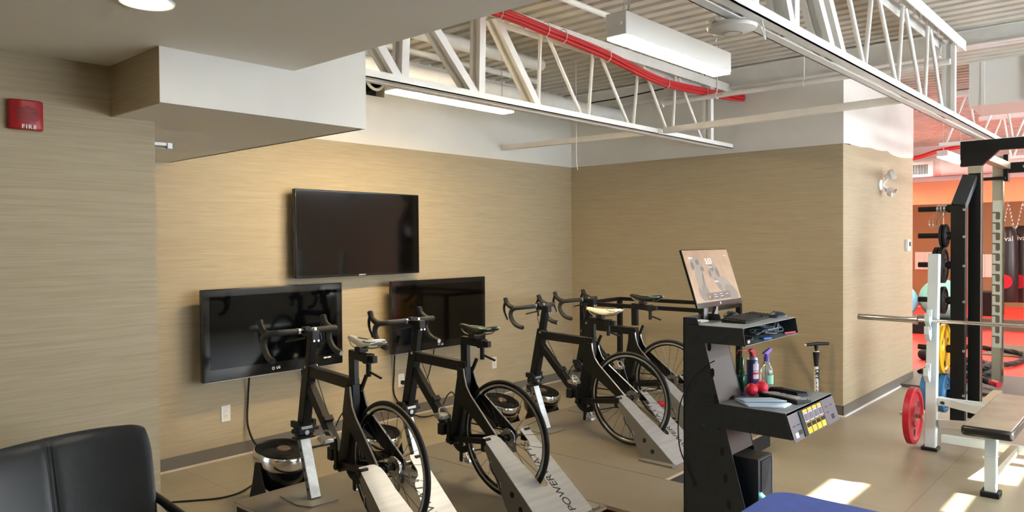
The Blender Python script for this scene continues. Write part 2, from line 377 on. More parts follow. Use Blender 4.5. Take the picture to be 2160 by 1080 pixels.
# ================================================================== ROOF STEEL
def joist(name, y, zb, zt, x0, x1, chans, rods, posts, label, xt=None):
    t = empty(name, (x0, y, zb), 0, label, 'roof truss')
    L = x1-x0; W = .05
    bm = nb()
    for s in (-1, 1):
        box(bm, (0, s*.012 if s > 0 else -.012-W, 0), (L, (s*.012+W) if s > 0 else -.012, .006)); yy = s*.062
        box(bm, (0, min(yy, yy-s*.006), 0), (L, max(yy, yy-s*.006), .045))
    obj('bottom_chord', bm, 'steelw', t)
    bm = nb(); LT = (xt or x1)-x0
    for s in (-1, 1):
        yy = s*.07
        box(bm, (0, min(yy, yy-s*.006), zt-zb), (LT, max(yy, yy-s*.006), zt-zb+.075)); box(bm, (0, min(s*.012, s*.07), zt-zb+.075), (LT, max(s*.012, s*.07), zt-zb+.082))
    xx = .1
    while xx < LT-.1: box(bm, (xx, -.01, zt-zb+.02), (xx+.11, .01, zt-zb+.06)); xx += .17
    obj('top_chord', bm, 'steelw', t)
    def web(a, b, kind):
        bm = nb(); p = Vector((a-x0, 0, zt-zb+.02)); q = Vector((b-x0, 0, .02))
        if kind == 'rod': cyl(bm, p, q, .0135, 12)
        else:
            for s in (-1, 1): bar(bm, p+Vector((0, s*.032, 0)), q+Vector((0, s*.032, 0)), .028, .055, side=(0, 1, 0))
            bar(bm, p, q, .07, .008, side=(0, 1, 0))
        obj('web_rod' if kind == 'rod' else 'web_channel', bm, 'steelw', t)
    for a, b in chans: web(a, b, 'ch')
    for a, b in rods: web(a, b, 'rod')
    for a in posts: web(a, a, 'ch')
    return t
joist('roof_truss', 3.45, 2.575, 3.13, 2.40, XW-.01,
      [(1.98+.42, 2.85), (2.91, 2.88), (2.95, 3.49), (3.55, 3.53), (3.68, 4.13)],
      [(4.19, 4.16), (4.27, 4.70), (4.84, 4.77), (4.92, 5.36), (5.50, 5.41), (5.58, 6.00), (6.13, 6.07), (6.19, 6.65)], [6.76],
      'white open-web roof truss carrying the red cable bundle')
joist('roof_truss', 1.36, 2.575, 3.15, 1.99, 8.95, xt=6.95, chans=
      [(2.4, 2.3), (2.5, 2.9), (3.05, 3.0), (3.1, 3.42), (3.45, 3.45), (3.44, 3.95), (3.62, 4.12)],
      rods=[(4.16, 4.60), (4.74, 4.58), (4.80, 5.26), (5.38, 5.26), (5.44, 5.88), (6.03, 5.95), (6.10, 6.50)], posts=[6.70],
      label='white open-web roof truss over the squat rack, nearest the camera')
def ybeam(name, x, y0, y1, z0, z1, w_, label, cat):
    t = empty(name, (x, y0, z0), 0, label, cat); H_ = z1-z0; L = y1-y0
    B('web', 'steelw', t, ((-.005, 0, 0), (.005, L, H_)))
    B('bottom_flange', 'steelw', t, ((-w_/2, 0, 0), (w_/2, L, .01))); B('top_flange', 'steelw', t, ((-w_/2, 0, H_-.01), (w_/2, L, H_)))
    return t
ybeam('roof_beam', 7.09, 1.5, YW-.02, 3.16, 3.355, .10, 'white steel roof beam along the top of the back wall', 'beam')
ybeam('roof_beam', 7.17, YS+.1, 1.50, 3.22, 3.355, .16, 'rusty-edged white steel beam above the rectangular duct', 'beam')
# bottom-chord tie tubes
o = obj('tie_bar', bar(nb(), (5.96, YW-.005, 2.655), (5.74, 3.38, 2.60), .05, .05, side=(1, 0, 0)), 'steelw'); tag(o, 'white square tie bar from the TV wall to the middle truss', 'tie bar')
o = obj('tie_bar', bar(nb(), (5.74, 3.34, 2.60), (5.60, 1.38, 2.60), .05, .05, side=(1, 0, 0)), 'steelw'); tag(o, 'white square tie bar spanning between the two trusses', 'tie bar')
# sprinkler pipes
bm = nb(); cyl(bm, (6.45, 3.76, 2.985), (6.45, 1.3, 2.985), .023, 14); o = tag(obj('sprinkler_pipe', bm, 'steelw'), 'thin white sprinkler pipe under the deck above the return wall corner', 'pipe')
bm = nb(); cyl(bm, (6.45, 3.76, 2.985), (6.45, 3.80, 2.985), .032, 14); cyl(bm, (6.45, 3.77, 2.985), (6.45, 3.77, 2.94), .012, 10); obj('sprinkler_fitting', bm, 'steelw', o)
for yy in (3.2, 2.4):
    bm = nb(); cyl(bm, (6.45, yy, 2.985), (6.45, yy, ZD), .006, 8); tube(bm, [(6.45+.03*math.cos(a*PI/8), yy, 2.985+.03*math.sin(a*PI/8)) for a in range(16)], .004, 6, True); obj('pipe_hanger', bm, 'steelw', o)
bm = nb(); cyl(bm, (3.3, 2.95, 3.2), (4.42, 2.95, 3.2), .020, 14); o = tag(obj('conduit_pipe', bm, 'steelw'), 'white capped pipe stub high beside the lowered ceiling edge', 'pipe')
cyl(bm := nb(), (4.40, 2.95, 3.2), (4.47, 2.95, 3.2), .025, 14); obj('pipe_cap', bm, 'steelw', o)
bm = nb(); cyl(bm, (2.42, 4.75, 3.02), (XW-.01, 4.75, 3.045), .085, 28); o = tag(obj('duct_pipe', bm, 'steelw'), 'fat white insulated pipe running behind the middle truss', 'pipe')
for xx in (3.35, 5.55, 6.35): lathe(bm := nb(), [(.085, -.02), (.089, -.018), (.089, .018), (.085, .02)], 28, (xx, 4.75, 3.02+.025*(xx-2.42)/4.76), Matrix.Rotation(PI/2, 3, 'Y')); obj('pipe_band', bm, 'steelw', o)
bm = nb(); cyl(bm, (2.42, 4.4, 3.27), (5.35, 4.4, 3.27), .055, 20); tag(obj('branch_pipe', bm, 'steelw'), 'white round pipe tight under the deck behind the truss', 'pipe')
bm = nb(); cyl(bm, (2.42, 5.0, 3.31), (6.0, 5.0, 3.31), .028, 14); tag(obj('branch_pipe', bm, 'steelw'), 'slim white pipe under the deck nearest the TV wall', 'pipe')
bm = nb(); tube(bm, [(6.9, 5.45, 3.2), (6.95, 4.6, 3.215), (6.9, 3.6, 3.25), (6.9, 3.5, 3.36)], .007, 8); tag(obj('black_cable', bm, 'blackm'), 'black cable strung under the deck near the back wall corner', 'cable')
bm = nb(); cyl(bm, (2.9, 2.02, 3.25), (5.02, 2.04, 3.25), .016, 12); tag(obj('conduit_pipe', bm, 'steelw'), 'slim white conduit above the hanging box light, left of the access point', 'pipe')
# red cable bundle tied to the truss
pts = [(2.0, 3.33, 3.155), (3.5, 3.33, 3.155), (4.2, 3.33, 3.13), (4.76, 3.33, 3.10), (5.1, 3.325, 3.06), (5.45, 3.32, 3.02), (5.83, 3.32, 3.01), (6.68, 3.32, 3.05), (7.0, 3.3, 3.06), (7.18, 3.28, 3.07)]
t = empty('cable_bundle', (2.4, 3.33, 3.14), 0, 'bundle of bright red cables sagging along the middle truss', 'cables')
for k in range(6):
    a = k*PI/3; off = Vector((0, .016*math.cos(a), .026*math.sin(a))); bm = nb()
    tube(bm, [p-Vector((2.4, 3.33, 3.14)) for p in spline([Vector(q)+off*(1+.15*math.sin(i_*1.3+k)) for i_, q in enumerate(pts)], 5)], .0125, 8); obj('red_cable', bm, 'redcable', t)
for xx, zz in ((3.62, 3.152), (4.10, 3.135), (4.3, 3.128), (4.86, 3.09), (5.75, 3.012), (6.45, 3.04)):
    bm = nb(); tube(bm, [Vector((xx, 3.33+.040*math.cos(a*PI/8), zz+.05*math.sin(a*PI/8)))-Vector((2.4, 3.33, 3.14)) for a in range(16)], .003, 6, True); obj('cable_tie', bm, 'whitep', t)

# ---------------------------------------------------------------- light fixtures
def fixture(loc, L, W_, H_, label, ztop, chain_x=(.08, -.08), dm='lamp'):
    t = empty('ceiling_light', loc, 0, label, 'light fixture')
    bm = nb(); box(bm, (0, -W_/2, .012), (L, W_/2, H_)); obj('housing', bm, 'whitep', t, .004)
    box(bm := nb(), (.006, -W_/2+.006, 0), (L-.006, W_/2-.006, .0125)); obj('diffuser', bm, dm, t)
    bm = nb()
    for s in (-.25, .25): cyl(bm, (-.001, s*W_, H_*.55), (-.012, s*W_, H_*.55), .010, 12)
    obj('end_knockouts', bm, 'whitep', t)
    for cx in chain_x:
        x_ = cx if cx > 0 else L+cx; n = int((ztop-loc[2]-H_)/.022)
        bm = nb()
        for k in range(n):
            z = H_+.011+k*.022; c = Vector((x_, 0, z)); ax = Vector((1, 0, 0)) if k % 2 else Vector((0, 1, 0))
            tube(bm, [c+ax*.006*math.cos(a*PI/4)+Vector((0, 0, .014*math.sin(a*PI/4))) for a in range(8)], .0018, 5, True)
        obj('hanging_chain', bm, 'silver', t)
    return t
fixture((3.30, 4.06, 2.685), 1.22, .13, .10, 'lit white box light hanging behind the truss near the TV wall', ZD, dm='lampw')
f2 = fixture((3.275, 2.19, 2.70), 1.21, .125, .135, 'lit white box light hanging in front of the red cables', ZD)
bm = nb(); tube(bm, spline([(.12, 0, .135), (.13, .0, .3), (.05, -.01, .42), (.0, 0, .36), (-.05, 0, .40), (-.02, 0, .50), (.08, 0, .66)], 6), .006, 8); obj('power_whip', bm, 'silver', f2)
fixture((11.2, 2.35, 2.72), 1.2, .13, .09, 'small lit box light beyond the return wall by the squat rack', ZD)
for x_, y_ in ((11.0, 0), (13.2, .5), (13.2, 3.8), (11.2, 4.6), (17.5, 1.5), (17.5, 4)):  # unseen lamps added to light the red floor and its pink bounce
    fixture((x_, y_, 2.95), 1.22, .3, .08, 'lamp added over the red-floored studio near x%.0f' % x_, ZD, ())['label'] = {
        (11.0, 0): 'added studio lamp farthest right, beyond the squat rack', (13.2, .5): 'added studio lamp above the red floor, right side', (13.2, 3.8): 'added studio lamp above the red floor, left side',
        (11.2, 4.6): 'added studio lamp hidden behind the return wall', (17.5, 1.5): 'added lamp above the punch bags', (17.5, 4): 'added lamp above the pale wall boards'}[(x_, y_)]
# downlights
def downlight(x_, y_, label):
    t = empty('downlight', (x_, y_, ZC), 0, label, 'light')
    lathe(bm := nb(), [(.062, .03), (.070, -.001), (.085, -.006), (.088, -.001), (.088, .0)], 40); obj('trim_ring', bm, 'whitep', t)
    lathe(bm := nb(), [(0, -.004), (.064, -.004)], 40); obj('lens', bm, 'down', t)
downlight(1.075, 2.60, 'round lit recessed downlight in the lowered ceiling')
downlight(1.0, .6, 'round recessed downlight above the camera'); downlight(-.8, 1.8, 'round recessed downlight behind the armchair side')
downlight(-.6, -.9, 'round recessed downlight behind the camera')
# wireless access point on truss
t = empty('access_point', (2.98, 1.41, 2.545), 0, 'round white wireless access point under the nearest truss', 'access point')
lathe(bm := nb(), [(0, -.028), (.06, -.026), (.098, -.012), (.104, 0), (.085, .012), (0, .014)], 40); obj('shell', bm, 'whitep', t)
lathe(bm := nb(), [(.036, -.030), (.040, -.031), (.043, -.029)], 32); obj('logo_ring', bm, 'silver', t)
tube(bm := nb(), spline([(.05, -.08, .02), (.07, -.10, -.02), (.10, -.1, -.05), (.12, -.09, -.02), (.09, -.09, .03), (.04, -.09, .14), (.02, -.08, .4), (.03, -.05, .78)], 6), .004, 8); obj('network_cable', bm, 'whitep', t)
bm = nb(); box(bm, (-.09, .03, .012), (.06, .06, .03)); obj('bracket', bm, 'whitep', t)
# rectangular supply duct and spiral duct
t = empty('supply_duct', (8.5, -1.2, 2.94), 0, 'large white rectangular duct hanging at the upper right', 'duct')
bm = nb(); prism(bm, [(0, .0), (.05, -.0), (.62, -.02), (.66, .03), (.66, .42), (0, .42)], 2.75, lambda u, v, w: (u, 1.375+w, v)); obj('duct_body', bm, 'whitep', t)
for yy in (2.62, 2.2, 1.6, .9): bm = nb(); box(bm, (-.008, yy, .0), (.0, yy+.03, .42)); obj('duct_seam', bm, 'whitep', t)
bm = nb(); box(bm, (-.03, 2.25, -.0), (-.012, 2.30, .46)); obj('hanger_strap', bm, 'steelw', t)
t = empty('spiral_duct', (14.9, -2.5, 2.92), 0, 'round pinkish-white spiral duct high on the far studio wall', 'duct')
cyl(bm := nb(), (0, 0, 0), (0, 9.5, 0), .17, 36); obj('duct_body', bm, 'whitep', t)
for k in range(24):
    lathe(bm := nb(), [(.170, -.006), (.175, 0), (.170, .006)], 36, (0, .3+k*.38, 0), Matrix.Rotation(PI/2, 3, 'X')); obj('duct_seam', bm, 'whitep', t)
t = empty('air_vent', (14.66, 3.22, 2.86), 0, 'white vent grille with dark slots on the far duct', 'vent')
B('frame', 'whitep', t, ((0, 0, -.13), (.05, .55, .13)))
B('slot_field', 'dark', t, ((-.004, .08, -.085), (0, .50, .085)))
bm = nb()
for k in range(17): box(bm, (-.012, .09+k*.0245, -.085), (-.003, .097+k*.0245, .085))
obj('louvre_blades', bm, 'whitep', t)
bm = nb(); tube(bm, spline([(12.4, 3.6, 2.80), (12.5, 3.0, 2.86), (12.6, 2.7, 2.95), (12.7, 2.4, 3.0)], 5), .03, 10); tag(obj('red_cable_coil', bm, 'redcable'), 'red cables looped beside the far ceiling light', 'cables')
# cross joist in studio
for xx, lab in ((9.9, 'white open-web joist under the rectangular duct'), (12.2, 'second white open-web joist over the studio')):
    t = empty('studio_joist', (xx, YS+.2, 2.72), 0, lab, 'roof truss')
    B('bottom_chord', 'steelw', t, ((-.05, 0, 0), (.05, 4.9, .04))); B('top_chord', 'steelw', t, ((-.05, 0, .56), (.05, 4.9, .62)))
    for k in range(14):
        y0 = .1+k*.34
        bm = nb(); cyl(bm, (0, y0, .02), (0, y0+.09, .58), .012, 10); obj('web_rod', bm, 'steelw', t)
        bm = nb(); cyl(bm, (0, y0+.11, .58), (0, y0+.32, .02), .012, 10); obj('web_rod', bm, 'steelw', t)
# opening with a round duct end high on the TV wall
t = empty('duct_outlet', (4.24, YW+.02, 3.11), 0, 'dark round duct end in a square opening high on the TV wall', 'vent')
bm = nb(); tube(bm, [(.10*math.cos(a*PI/16), -.05, .02+.10*math.sin(a*PI/16)) for a in range(32)], .014, 8, True); obj('duct_rim', bm, 'steelw', t)
lathe(bm := nb(), [(.10, -.05), (.10, .1), (0, .1)], 32, (0, 0, .02), Matrix.Rotation(-PI/2, 3, 'X')); obj('duct_inside', bm, 'dark', t)
B('recess_back', 'blackm', t, ((-.12, .10, -.14), (.12, .11, .14)))
# pull string
bm = nb(); tube(bm, spline([(5.75, 4.3, 3.36), (5.75, 4.3, 2.6), (5.752, 4.3, 2.42), (5.77, 4.3, 2.33)], 4), .0035, 6); tag(obj('pull_string', bm, 'whitep'), 'thin pale string dangling near the wall corner', 'string')
# bracket under soffit
t = empty('door_closer_arm', (1.88, 4.40, ZS), 0, 'small metal door-closer bracket under the soffit', 'bracket')
B('plate', 'silver', t, ((-.30, -.02, -.02), (.05, .02, -.0)), bevel=.002); B('end_cap', 'silver', t, ((.03, -.028, -.035), (.06, .028, -.0)), bevel=.002)
bm = nb(); cyl(bm, (-.3, 0, -.03), (.03, 0, -.03), .006, 10); obj('rod', bm, 'silver', t)

# ================================================================== WALL ITEMS
# fire alarm
t = empty('fire_alarm', (1.0, YC, 2.20), 0, 'red wall-mounted fire alarm sounder marked FIRE', 'fire alarm')
bm = nb(); prism(bm, [(-.064, 0), (-.064, -.030), (-.045, -.042), (0, -.048), (.045, -.042), (.064, -.030), (.064, 0)], .125, lambda u, v, w: (u, v, w)); obj('housing', bm, 'red', t, .006)
bm = nb()
for k in range(11):
    z = .035-k*.007; h = math.sqrt(max(0, .035**2-(k*.007-.035)**2))+.008; box(bm, (-h, -.0495, z-.0012), (h, -.046, z+.0012))
obj('sound_slots', bm, mat('dark_red', (.12, .004, .006), .5), t)
text('lettering', 'FIRE', .024, 'textw', basis((0.004, -.0487, -.052), (1, 0, 0), (0, 0, 1)), t, space=1.3, bold=.0006)
# TVs
def tv(name, x0, z0, x1, z1, yf, bz, label, screen, logo, ll):
    cx, cz = (x0+x1)/2, (z0+z1)/2; t = empty(name, (cx, YW, cz), 0, label, 'television'); hw, hh = (x1-x0)/2, (z1-z0)/2; d = YW-yf
    bm = nb(); box(bm, (-hw, -d, -hh), (hw, -d+.045, hh)); obj('casing', bm, 'gloss', t, .006)
    box(bm := nb(), (-hw+bz, -d-.001, -hh+bz*1.6), (hw-bz, -d+.01, hh-bz)); obj('screen', bm, screen, t)
    box(bm := nb(), (-hw*.6, -d+.045, -hh*.7), (hw*.6, -d+.075, hh*.7)); obj('rear_cover', bm, 'blackm', t, .01)
    box(bm := nb(), (-.2, -d+.075, -.2), (.2, -.001, .2)); obj('wall_bracket', bm, 'blackm', t)
    text('logo', logo, ll, 'textw', basis((0, -d-.0012, -hh+bz*.75), (1, 0, 0), (0, 0, 1)), t, bold=.0003)
    return t, d, hw, hh
tvA = tv('television', 3.345, 1.360, 4.665, 2.092, 5.335, .012, 'top centre flat television, thinnest bezel, above the other two', 'screen2', 'SAMSUNG', .016)
tvB = tv('television', 2.545, .628, 3.765, 1.312, 5.30, .055, 'large lower-left television behind the nearest handlebar', 'screen', 'LG', .028)
tvC = tv('television', 4.305, .63, 5.52, 1.295, 5.30, .045, 'lower-right television with reddish reflection behind the second bicycle', 'screen2', 'LG', .026)
for (t, d, hw, hh), col in ((tvB, 'silver'), (tvC, 'silver')):
    bm = nb(); box(bm, (-hw, -d-.002, -hh-.003), (hw, -d+.01, -hh)); obj('bottom_trim', bm, col, t)
    bm = nb(); tube(bm, [(-.014-.012*0-.03+.010*math.cos(a*PI/8), -d-.002, -hh+.04+.010*math.sin(a*PI/8)) for a in range(16)], .0022, 6, True); obj('logo_ring', bm, 'textw', t)
bm = nb(); box(bm, (.42, -tvB[1]-.0015, -tvB[3]+.06), (.45, -tvB[1], -tvB[3]+.072)); box(bm, (.455, -tvB[1]-.0015, -tvB[3]+.06), (.49, -tvB[1], -tvB[3]+.072)); obj('rating_sticker', bm, 'textw', tvB[0])
# outlets
def outlet(x_, z_, label, plug=False):
    t = empty('wall_outlet', (x_, YW, z_), 0, label, 'outlet')
    B('cover_plate', 'whitep', t, ((-.037, -.006, -.062), (.037, 0, .062)), bevel=.003)
    B('socket_face', 'whitep', t, ((-.017, -.009, -.034), (.017, -.005, .034)), bevel=.002)
    bm = nb()
    for zz in (-.02, .02):
        for s in (-.006, .006): box(bm, (s-.001, -.0095, zz-.003), (s+.001, -.0088, zz+.005))
    cyl(bm, (0, -.0095, -.011), (0, -.0088, -.011), .0025, 8); obj('socket_holes', bm, 'dark', t)
    if plug:
        bm = nb(); box(bm, (-.015, -.05, -.036), (.018, -.009, .0)); obj('black_plug', bm, 'rubber', t, .006)
outlet(2.79, .345, 'white duplex outlet on the TV wall left of the fan')
outlet(4.524, .352, 'white outlet with a black plug below the lower-right television', True)
outlet(5.803, .355, 'white outlet on the TV wall nearest the room corner')
# TV cables
def cable(pts, r, label, m='rubber', n=7):
    return tag(obj('power_cable', tube(nb(), spline(pts, n), r, 8), m), label, 'cable')
cable([(2.97, 5.40, .70), (2.965, 5.43, .45), (2.96, 5.42, .2), (3.05, 5.35, .03), (3.35, 5.2, .01), (3.7, 5.15, .01), (4.1, 5.2, .01)], .008, 'black power cable hanging from the lower-left television to the floor')
cable([(3.42, 5.40, .70), (3.46, 5.43, .50), (3.55, 5.44, .35), (3.62, 5.43, .15), (3.66, 5.3, .02)], .006, 'thinner black cable below the right part of the lower-left television')
cable([(4.42, 5.40, .70), (4.425, 5.43, .45), (4.44, 5.43, .2), (4.6, 5.3, .02), (4.9, 5.25, .01)], .007, 'black cable dropping from the left edge of the lower-right television')
cable([(4.92, 5.40, .70), (4.90, 5.43, .5), (4.80, 5.42, .30), (4.62, 5.42, .26), (4.53, 5.41, .33)], .006, 'black cable looping from the lower-right television to its plug')
cable([(1.9, 4.9, .007), (2.1, 4.75, .007), (2.35, 4.6, .007), (2.6, 4.7, .007), (3.1, 5.1, .007), (3.6, 5.2, .007)], .006, 'black cable lying on the floor along the TV wall')
# emergency light on the return wall
t = empty('emergency_light', (8.29, 2.315, 2.20), 0, 'white twin-head emergency light on the return wall', 'emergency light')
lathe(bm := nb(), [(.055, 0), (.055, .02), (.03, .03), (0, .03)], 28, rot=Matrix.Rotation(PI/2, 3, 'X')); obj('mount', bm, 'whitep', t)
for s, dz, rx in ((1, .10, 0), (1, -.06, 1)):
    d = Vector((.35, -1, .45)).normalized() if dz > 0 else Vector((-.1, -1, -.5)).normalized(); x_, y_ = frame_of(d); rm = Matrix((x_, y_, d)).transposed()
    c = Vector((.06, -.09, dz)); bm = nb(); lathe(bm, [(0, -.05), (.022, -.05), (.028, -.02), (.052, 0), (.055, .045), (.048, .045)], 28, c, rm); o = obj('lamp_head', bm, 'whitep', t)
    lathe(bm := nb(), [(0, .02), (.02, .025), (.047, .042)], 24, c, rm); obj('reflector', bm, 'chrome', o)
    tube(bm := nb(), [(0, -.03, 0), (.03, -.05, dz*.4), c], .012, 10); obj('swivel_arm', bm, 'whitep', t)
t = empty('thermostat', (9.33, 2.315, 1.57), 0, 'white wall thermostat at the end of the return wall', 'thermostat')
B('housing', 'whitep', t, ((-.06, -.035, -.065), (.06, 0, .065)), bevel=.006); B('display', 'blackm', t, ((-.02, -.037, -.01), (.04, -.034, .04)))
# ================================================================== PLATFORMS
ZP = .143
def platform(x0, y0, x1, y1, label, zt=ZP, rz=0):
    t = empty('platform', (x0, y0, 0), rz, label, 'platform')
    L, D = x1-x0, y1-y0
    B('frame', 'dark', t, ((.012, .012, 0), (L-.012, D-.012, zt-.021)))
    B('core_board', 'ply', t, ((0, 0, zt-.021), (L, D, zt-.004))); B('top_sheet', 'plat', t, ((.0015, .0015, zt-.004), (L-.0015, D-.0015, zt)))
    return t
platform(2.145, 2.42, 3.500, 4.11, 'grey riser platform under the two nearest bicycles', rz=R(-1.5)*0)
platform(3.503, 1.20, 4.130, 4.13, 'narrow middle riser platform running under the console')
platform(4.133, 2.41, 5.80, 4.12, 'grey riser platform under the two far bicycles')

# ================================================================== BICYCLES
def add_wheel(t, hub):
    e = bpy.data.objects.new('rear_wheel', None); COL.objects.link(e); e.parent = t; e.location = hub; e.rotation_euler = (0, PI/2, 0); e.empty_display_size = .05
    prof = [(.330+.0125*math.cos(a*PI/6), .0125*math.sin(a*PI/6)) for a in range(12)]
    bm = nb(); lathe(bm, prof, 72, closed=True); obj('tyre', bm, 'rubber', e)
    lathe(bm := nb(), [(.320, -.009), (.320, .009), (.300, .010), (.293, .004), (.293, -.004), (.300, -.010)], 72, closed=True); obj('rim', bm, 'gloss', e)
    bm = nb()
    for s in (-1, 1): lathe(bm, [(.318, s*.0095), (.306, s*.0112), (.305, s*.0100)], 72)
    obj('brake_track', bm, 'silver', e)
    bm = nb()
    for k in range(24):
        a = 2*PI*k/24; s = 1 if k % 2 else -1; b = a+(.5 if (k//2) % 2 else -.5)
        cyl(bm, (.022*math.cos(b), .022*math.sin(b), s*.028), (.296*math.cos(a), .296*math.sin(a), s*.001), .0013, 5)
    obj('spokes', bm, 'gloss', e)
    lathe(bm := nb(), [(0, -.05), (.012, -.05), (.014, -.03), (.024, -.029), (.024, -.025), (.013, -.02), (.013, .02), (.024, .025), (.024, .029), (.014, .03), (.012, .05), (0, .05)], 20); obj('hub', bm, 'blackm', e)
    bm = nb()
    for k in range(8):
        rr = .026+.004*k; z = .056-.0045*k; n = 14+2*k; pts = []
        for j in range(2*n): a = PI*j/n; q = rr+(.0022 if j % 2 else -.0015); pts.append((q*math.cos(a), q*math.sin(a)))
        prism(bm, pts, .002, lambda u, v, w_, z=z: (u, v, z+w_))
    obj('cassette', bm, 'silver', e, smooth=0)
def make_bike(crank=100):
    t = empty('stationary_bicycle', (0, 0, 0))
    A = Vector
    # front stand
    bm = nb(); prism(bm, [(-.13, -.03), (-.085, -.12), (.085, -.12), (.13, -.05), (.13, .17), (-.13, .17)], .008, lambda u, v, w_: (u, v, .004+w_)); obj('base_plate', bm, 'alud', t)
    top = A((0, .125, .335)); bot = A((0, 0.0, .008)); d = (top-bot).normalized(); nn = d.cross(A((1, 0, 0)))
    bm = nb(); bar(bm, bot, top, .062, .042); post = obj('front_post', bm, 'alup', t, .002)
    bm = nb(); bar(bm, bot+A((-.0312, 0, 0)), top+A((-.0312, 0, 0)), .002, .038); bar(bm, bot+A((.0312, 0, 0)), top+A((.0312, 0, 0)), .002, .038); obj('shaded_side', bm, 'alud', post)  # darker plates paint the shade on the post's sides
    for k in range(5):
        c = bot+d*(.055+.058*k)
        for s in (-1, 1): bm = nb(); cyl(bm, c+A((s*.0315, 0, 0)), c+A((s*.0328, 0, 0)), .010, 14); obj('adjustment_hole', bm, 'dark', post)
    # clamp
    c = A((0, .125, .345)); bm = nb(); cbox(bm, c, (.12, .075, .008)); cbox(bm, c+A((0, 0, .016)), (.10, .06, .006)); cbox(bm, c+A((0, -.005, .055)), (.105, .07, .06)); cl = obj('clamp', bm, 'black', t, .003)
    bm = nb(); cbox(bm, c+A((0, -.043, .065)), (.070, .006, .016)); cyl(bm, c+A((.0, -.038, .035)), c+A((0, -.046, .035)), .014, 16); obj('clamp_plate', bm, 'silver', cl)
    for s in (-1, 1):
        bm = nb(); cyl(bm, c+A((s*.05, -.02, .05)), c+A((s*.082, -.02, .05)), .014, 12); obj('clamp_knob', bm, 'rubber', cl)
        bm = nb(); cbox(bm, c+A((s*.055, 0, .085)), (.02, .07, .035)); obj('clamp_ear', bm, 'rubber', cl)
    # frame
    h0 = A((0, .122, .40)); h1 = A((0, .034, .80)); h2 = A((0, .0, .965))
    bm = nb(); bar(bm, h0, h1, .058, .07); obj('head_column', bm, 'black', t, .005)
    bm = nb(); bar(bm, h1-(h2-h1)*.1, h2, .042, .052); obj('stem_mast', bm, 'black', t, .004)
    bm = nb(); cyl(bm, h1+A((-.035, .0, -.02)), h1+A((.045, 0, -.02)), .009, 12); cyl(bm, h1+A((0, .035, -.10)), h1+A((0, .075, -.10)), .012, 12); obj('height_bolts', bm, 'silver', t)
    bm = nb(); bar(bm, (0, .06, .756), (0, -.425, .742), .045, .062); obj('top_tube', bm, 'black', t, .004)
    bm = nb(); bar(bm, (0, .06, .685), (0, -.31, .315), .045, .056); obj('down_tube', bm, 'black', t, .004)
    bm = nb(); prism(bm, [(-.400, .775), (-.472, .775), (-.478, .66), (-.455, .52), (-.40, .27), (-.30, .27), (-.345, .42), (-.395, .66)], .048, lambda u, v, w_: (w_, u, v)); obj('seat_tube', bm, 'black', t, .004)
    bm = nb(); cyl(bm, (-.04, -.35, .28), (.04, -.35, .28), .032, 20); obj('bottom_bracket', bm, 'black', t)
    bm = nb()
    for s in (-1, 1): bar(bm, (s*.03, -.36, .285), (s*.075, -.80, .35), .018, .035)
    obj('chainstays', bm, 'black', t, .002)
    for s in (-1, 1):
        bm = nb(); f = lambda u, v, w_, s=s: (s*(.036+.045*min(1, max(0, (-.45-u)/.3)))+w_, u, v)
        prism(bm, [(-.430, .735), (-.475, .735), (-.482, .69), (-.505, .63), (-.545, .585), (-.80, .385), (-.805, .345), (-.775, .340), (-.60, .44), (-.42, .53), (-.395, .57)], .012, f); o = obj('seat_stay', bm, 'black', t, .001)
        bm = nb(); tube(bm, [f(u, v, s*0) for u, v in [(-.477, .735), (-.484, .69), (-.507, .63), (-.547, .585), (-.80, .387)]], .0055, 6); obj('stay_edge', bm, 'silver', o)
    bm = nb(); bar(bm, (0, -.452, .74), (0, -.450, .925), .032, .055); bar(bm, (0, -.425, .905), (0, -.62, .893), .034, .045); sp = obj('seat_post', bm, 'black', t, .003)
    bm = nb(); cbox(bm, (0, -.60, .895), (.05, .04, .05)); cyl(bm, (0, -.60, .87), (0, -.60, .80), .014, 12); bar(bm, (0, -.60, .83), (.02, -.69, .80), .012, .012); cbox(bm, (0, -.64, .895), (.03, .045, .035)); obj('slide_lever', bm, 'rubber', sp, .002)
    bm = nb(); bar(bm, (.03, -.47, .70), (.05, -.50, .79), .014, .02); cyl(bm, (0, -.44, .70), (.045, -.44, .70), .010, 10); obj('quick_release', bm, 'rubber', t, .002)
    # saddle
    bm = nb(); cs = [(-.405, .992, .010, .012), (-.42, .996, .018, .018), (-.46, .992, .022, .026), (-.52, .984, .027, .034), (-.58, .984, .046, .040), (-.63, .989, .066, .036), (-.67, .994, .072, .028), (-.70, .996, .060, .018)]
    rings = []
    for y, z, hw, dp in cs:
        ring = []
        for j in range(9):
            a = PI*j/8; ring.append(bm.verts.new((hw*math.cos(a), y, z+.010*math.sin(a)-(dp if j in (0, 8) else dp*.25 if j in (1, 7) else 0))))
        ring.append(bm.verts.new((-hw*.35, y, z-dp*.35))); ring.append(bm.verts.new((hw*.35, y, z-dp*.35))); rings.append(ring)
    for a, b in zip(rings, rings[1:]):
        for j in range(11): bm.faces.new((a[j], a[(j+1) % 11], b[(j+1) % 11], b[j]))
    bm.faces.new(rings[0][::-1]); bm.faces.new(rings[-1]); sd = obj('saddle', bm, 'saddlew', t, smooth=60)
    m_ = sd.modifiers.new('sub', 'SUBSURF'); m_.levels = m_.render_levels = 1
    bm = nb()
    for s in (-1, 1): tube(bm, spline([(s*.012, -.43, .975), (s*.022, -.48, .950), (s*.022, -.57, .945), (s*.035, -.64, .955), (s*.045, -.67, .975)], 5), .0038, 8)
    obj('saddle_rails', bm, 'silver', sd)
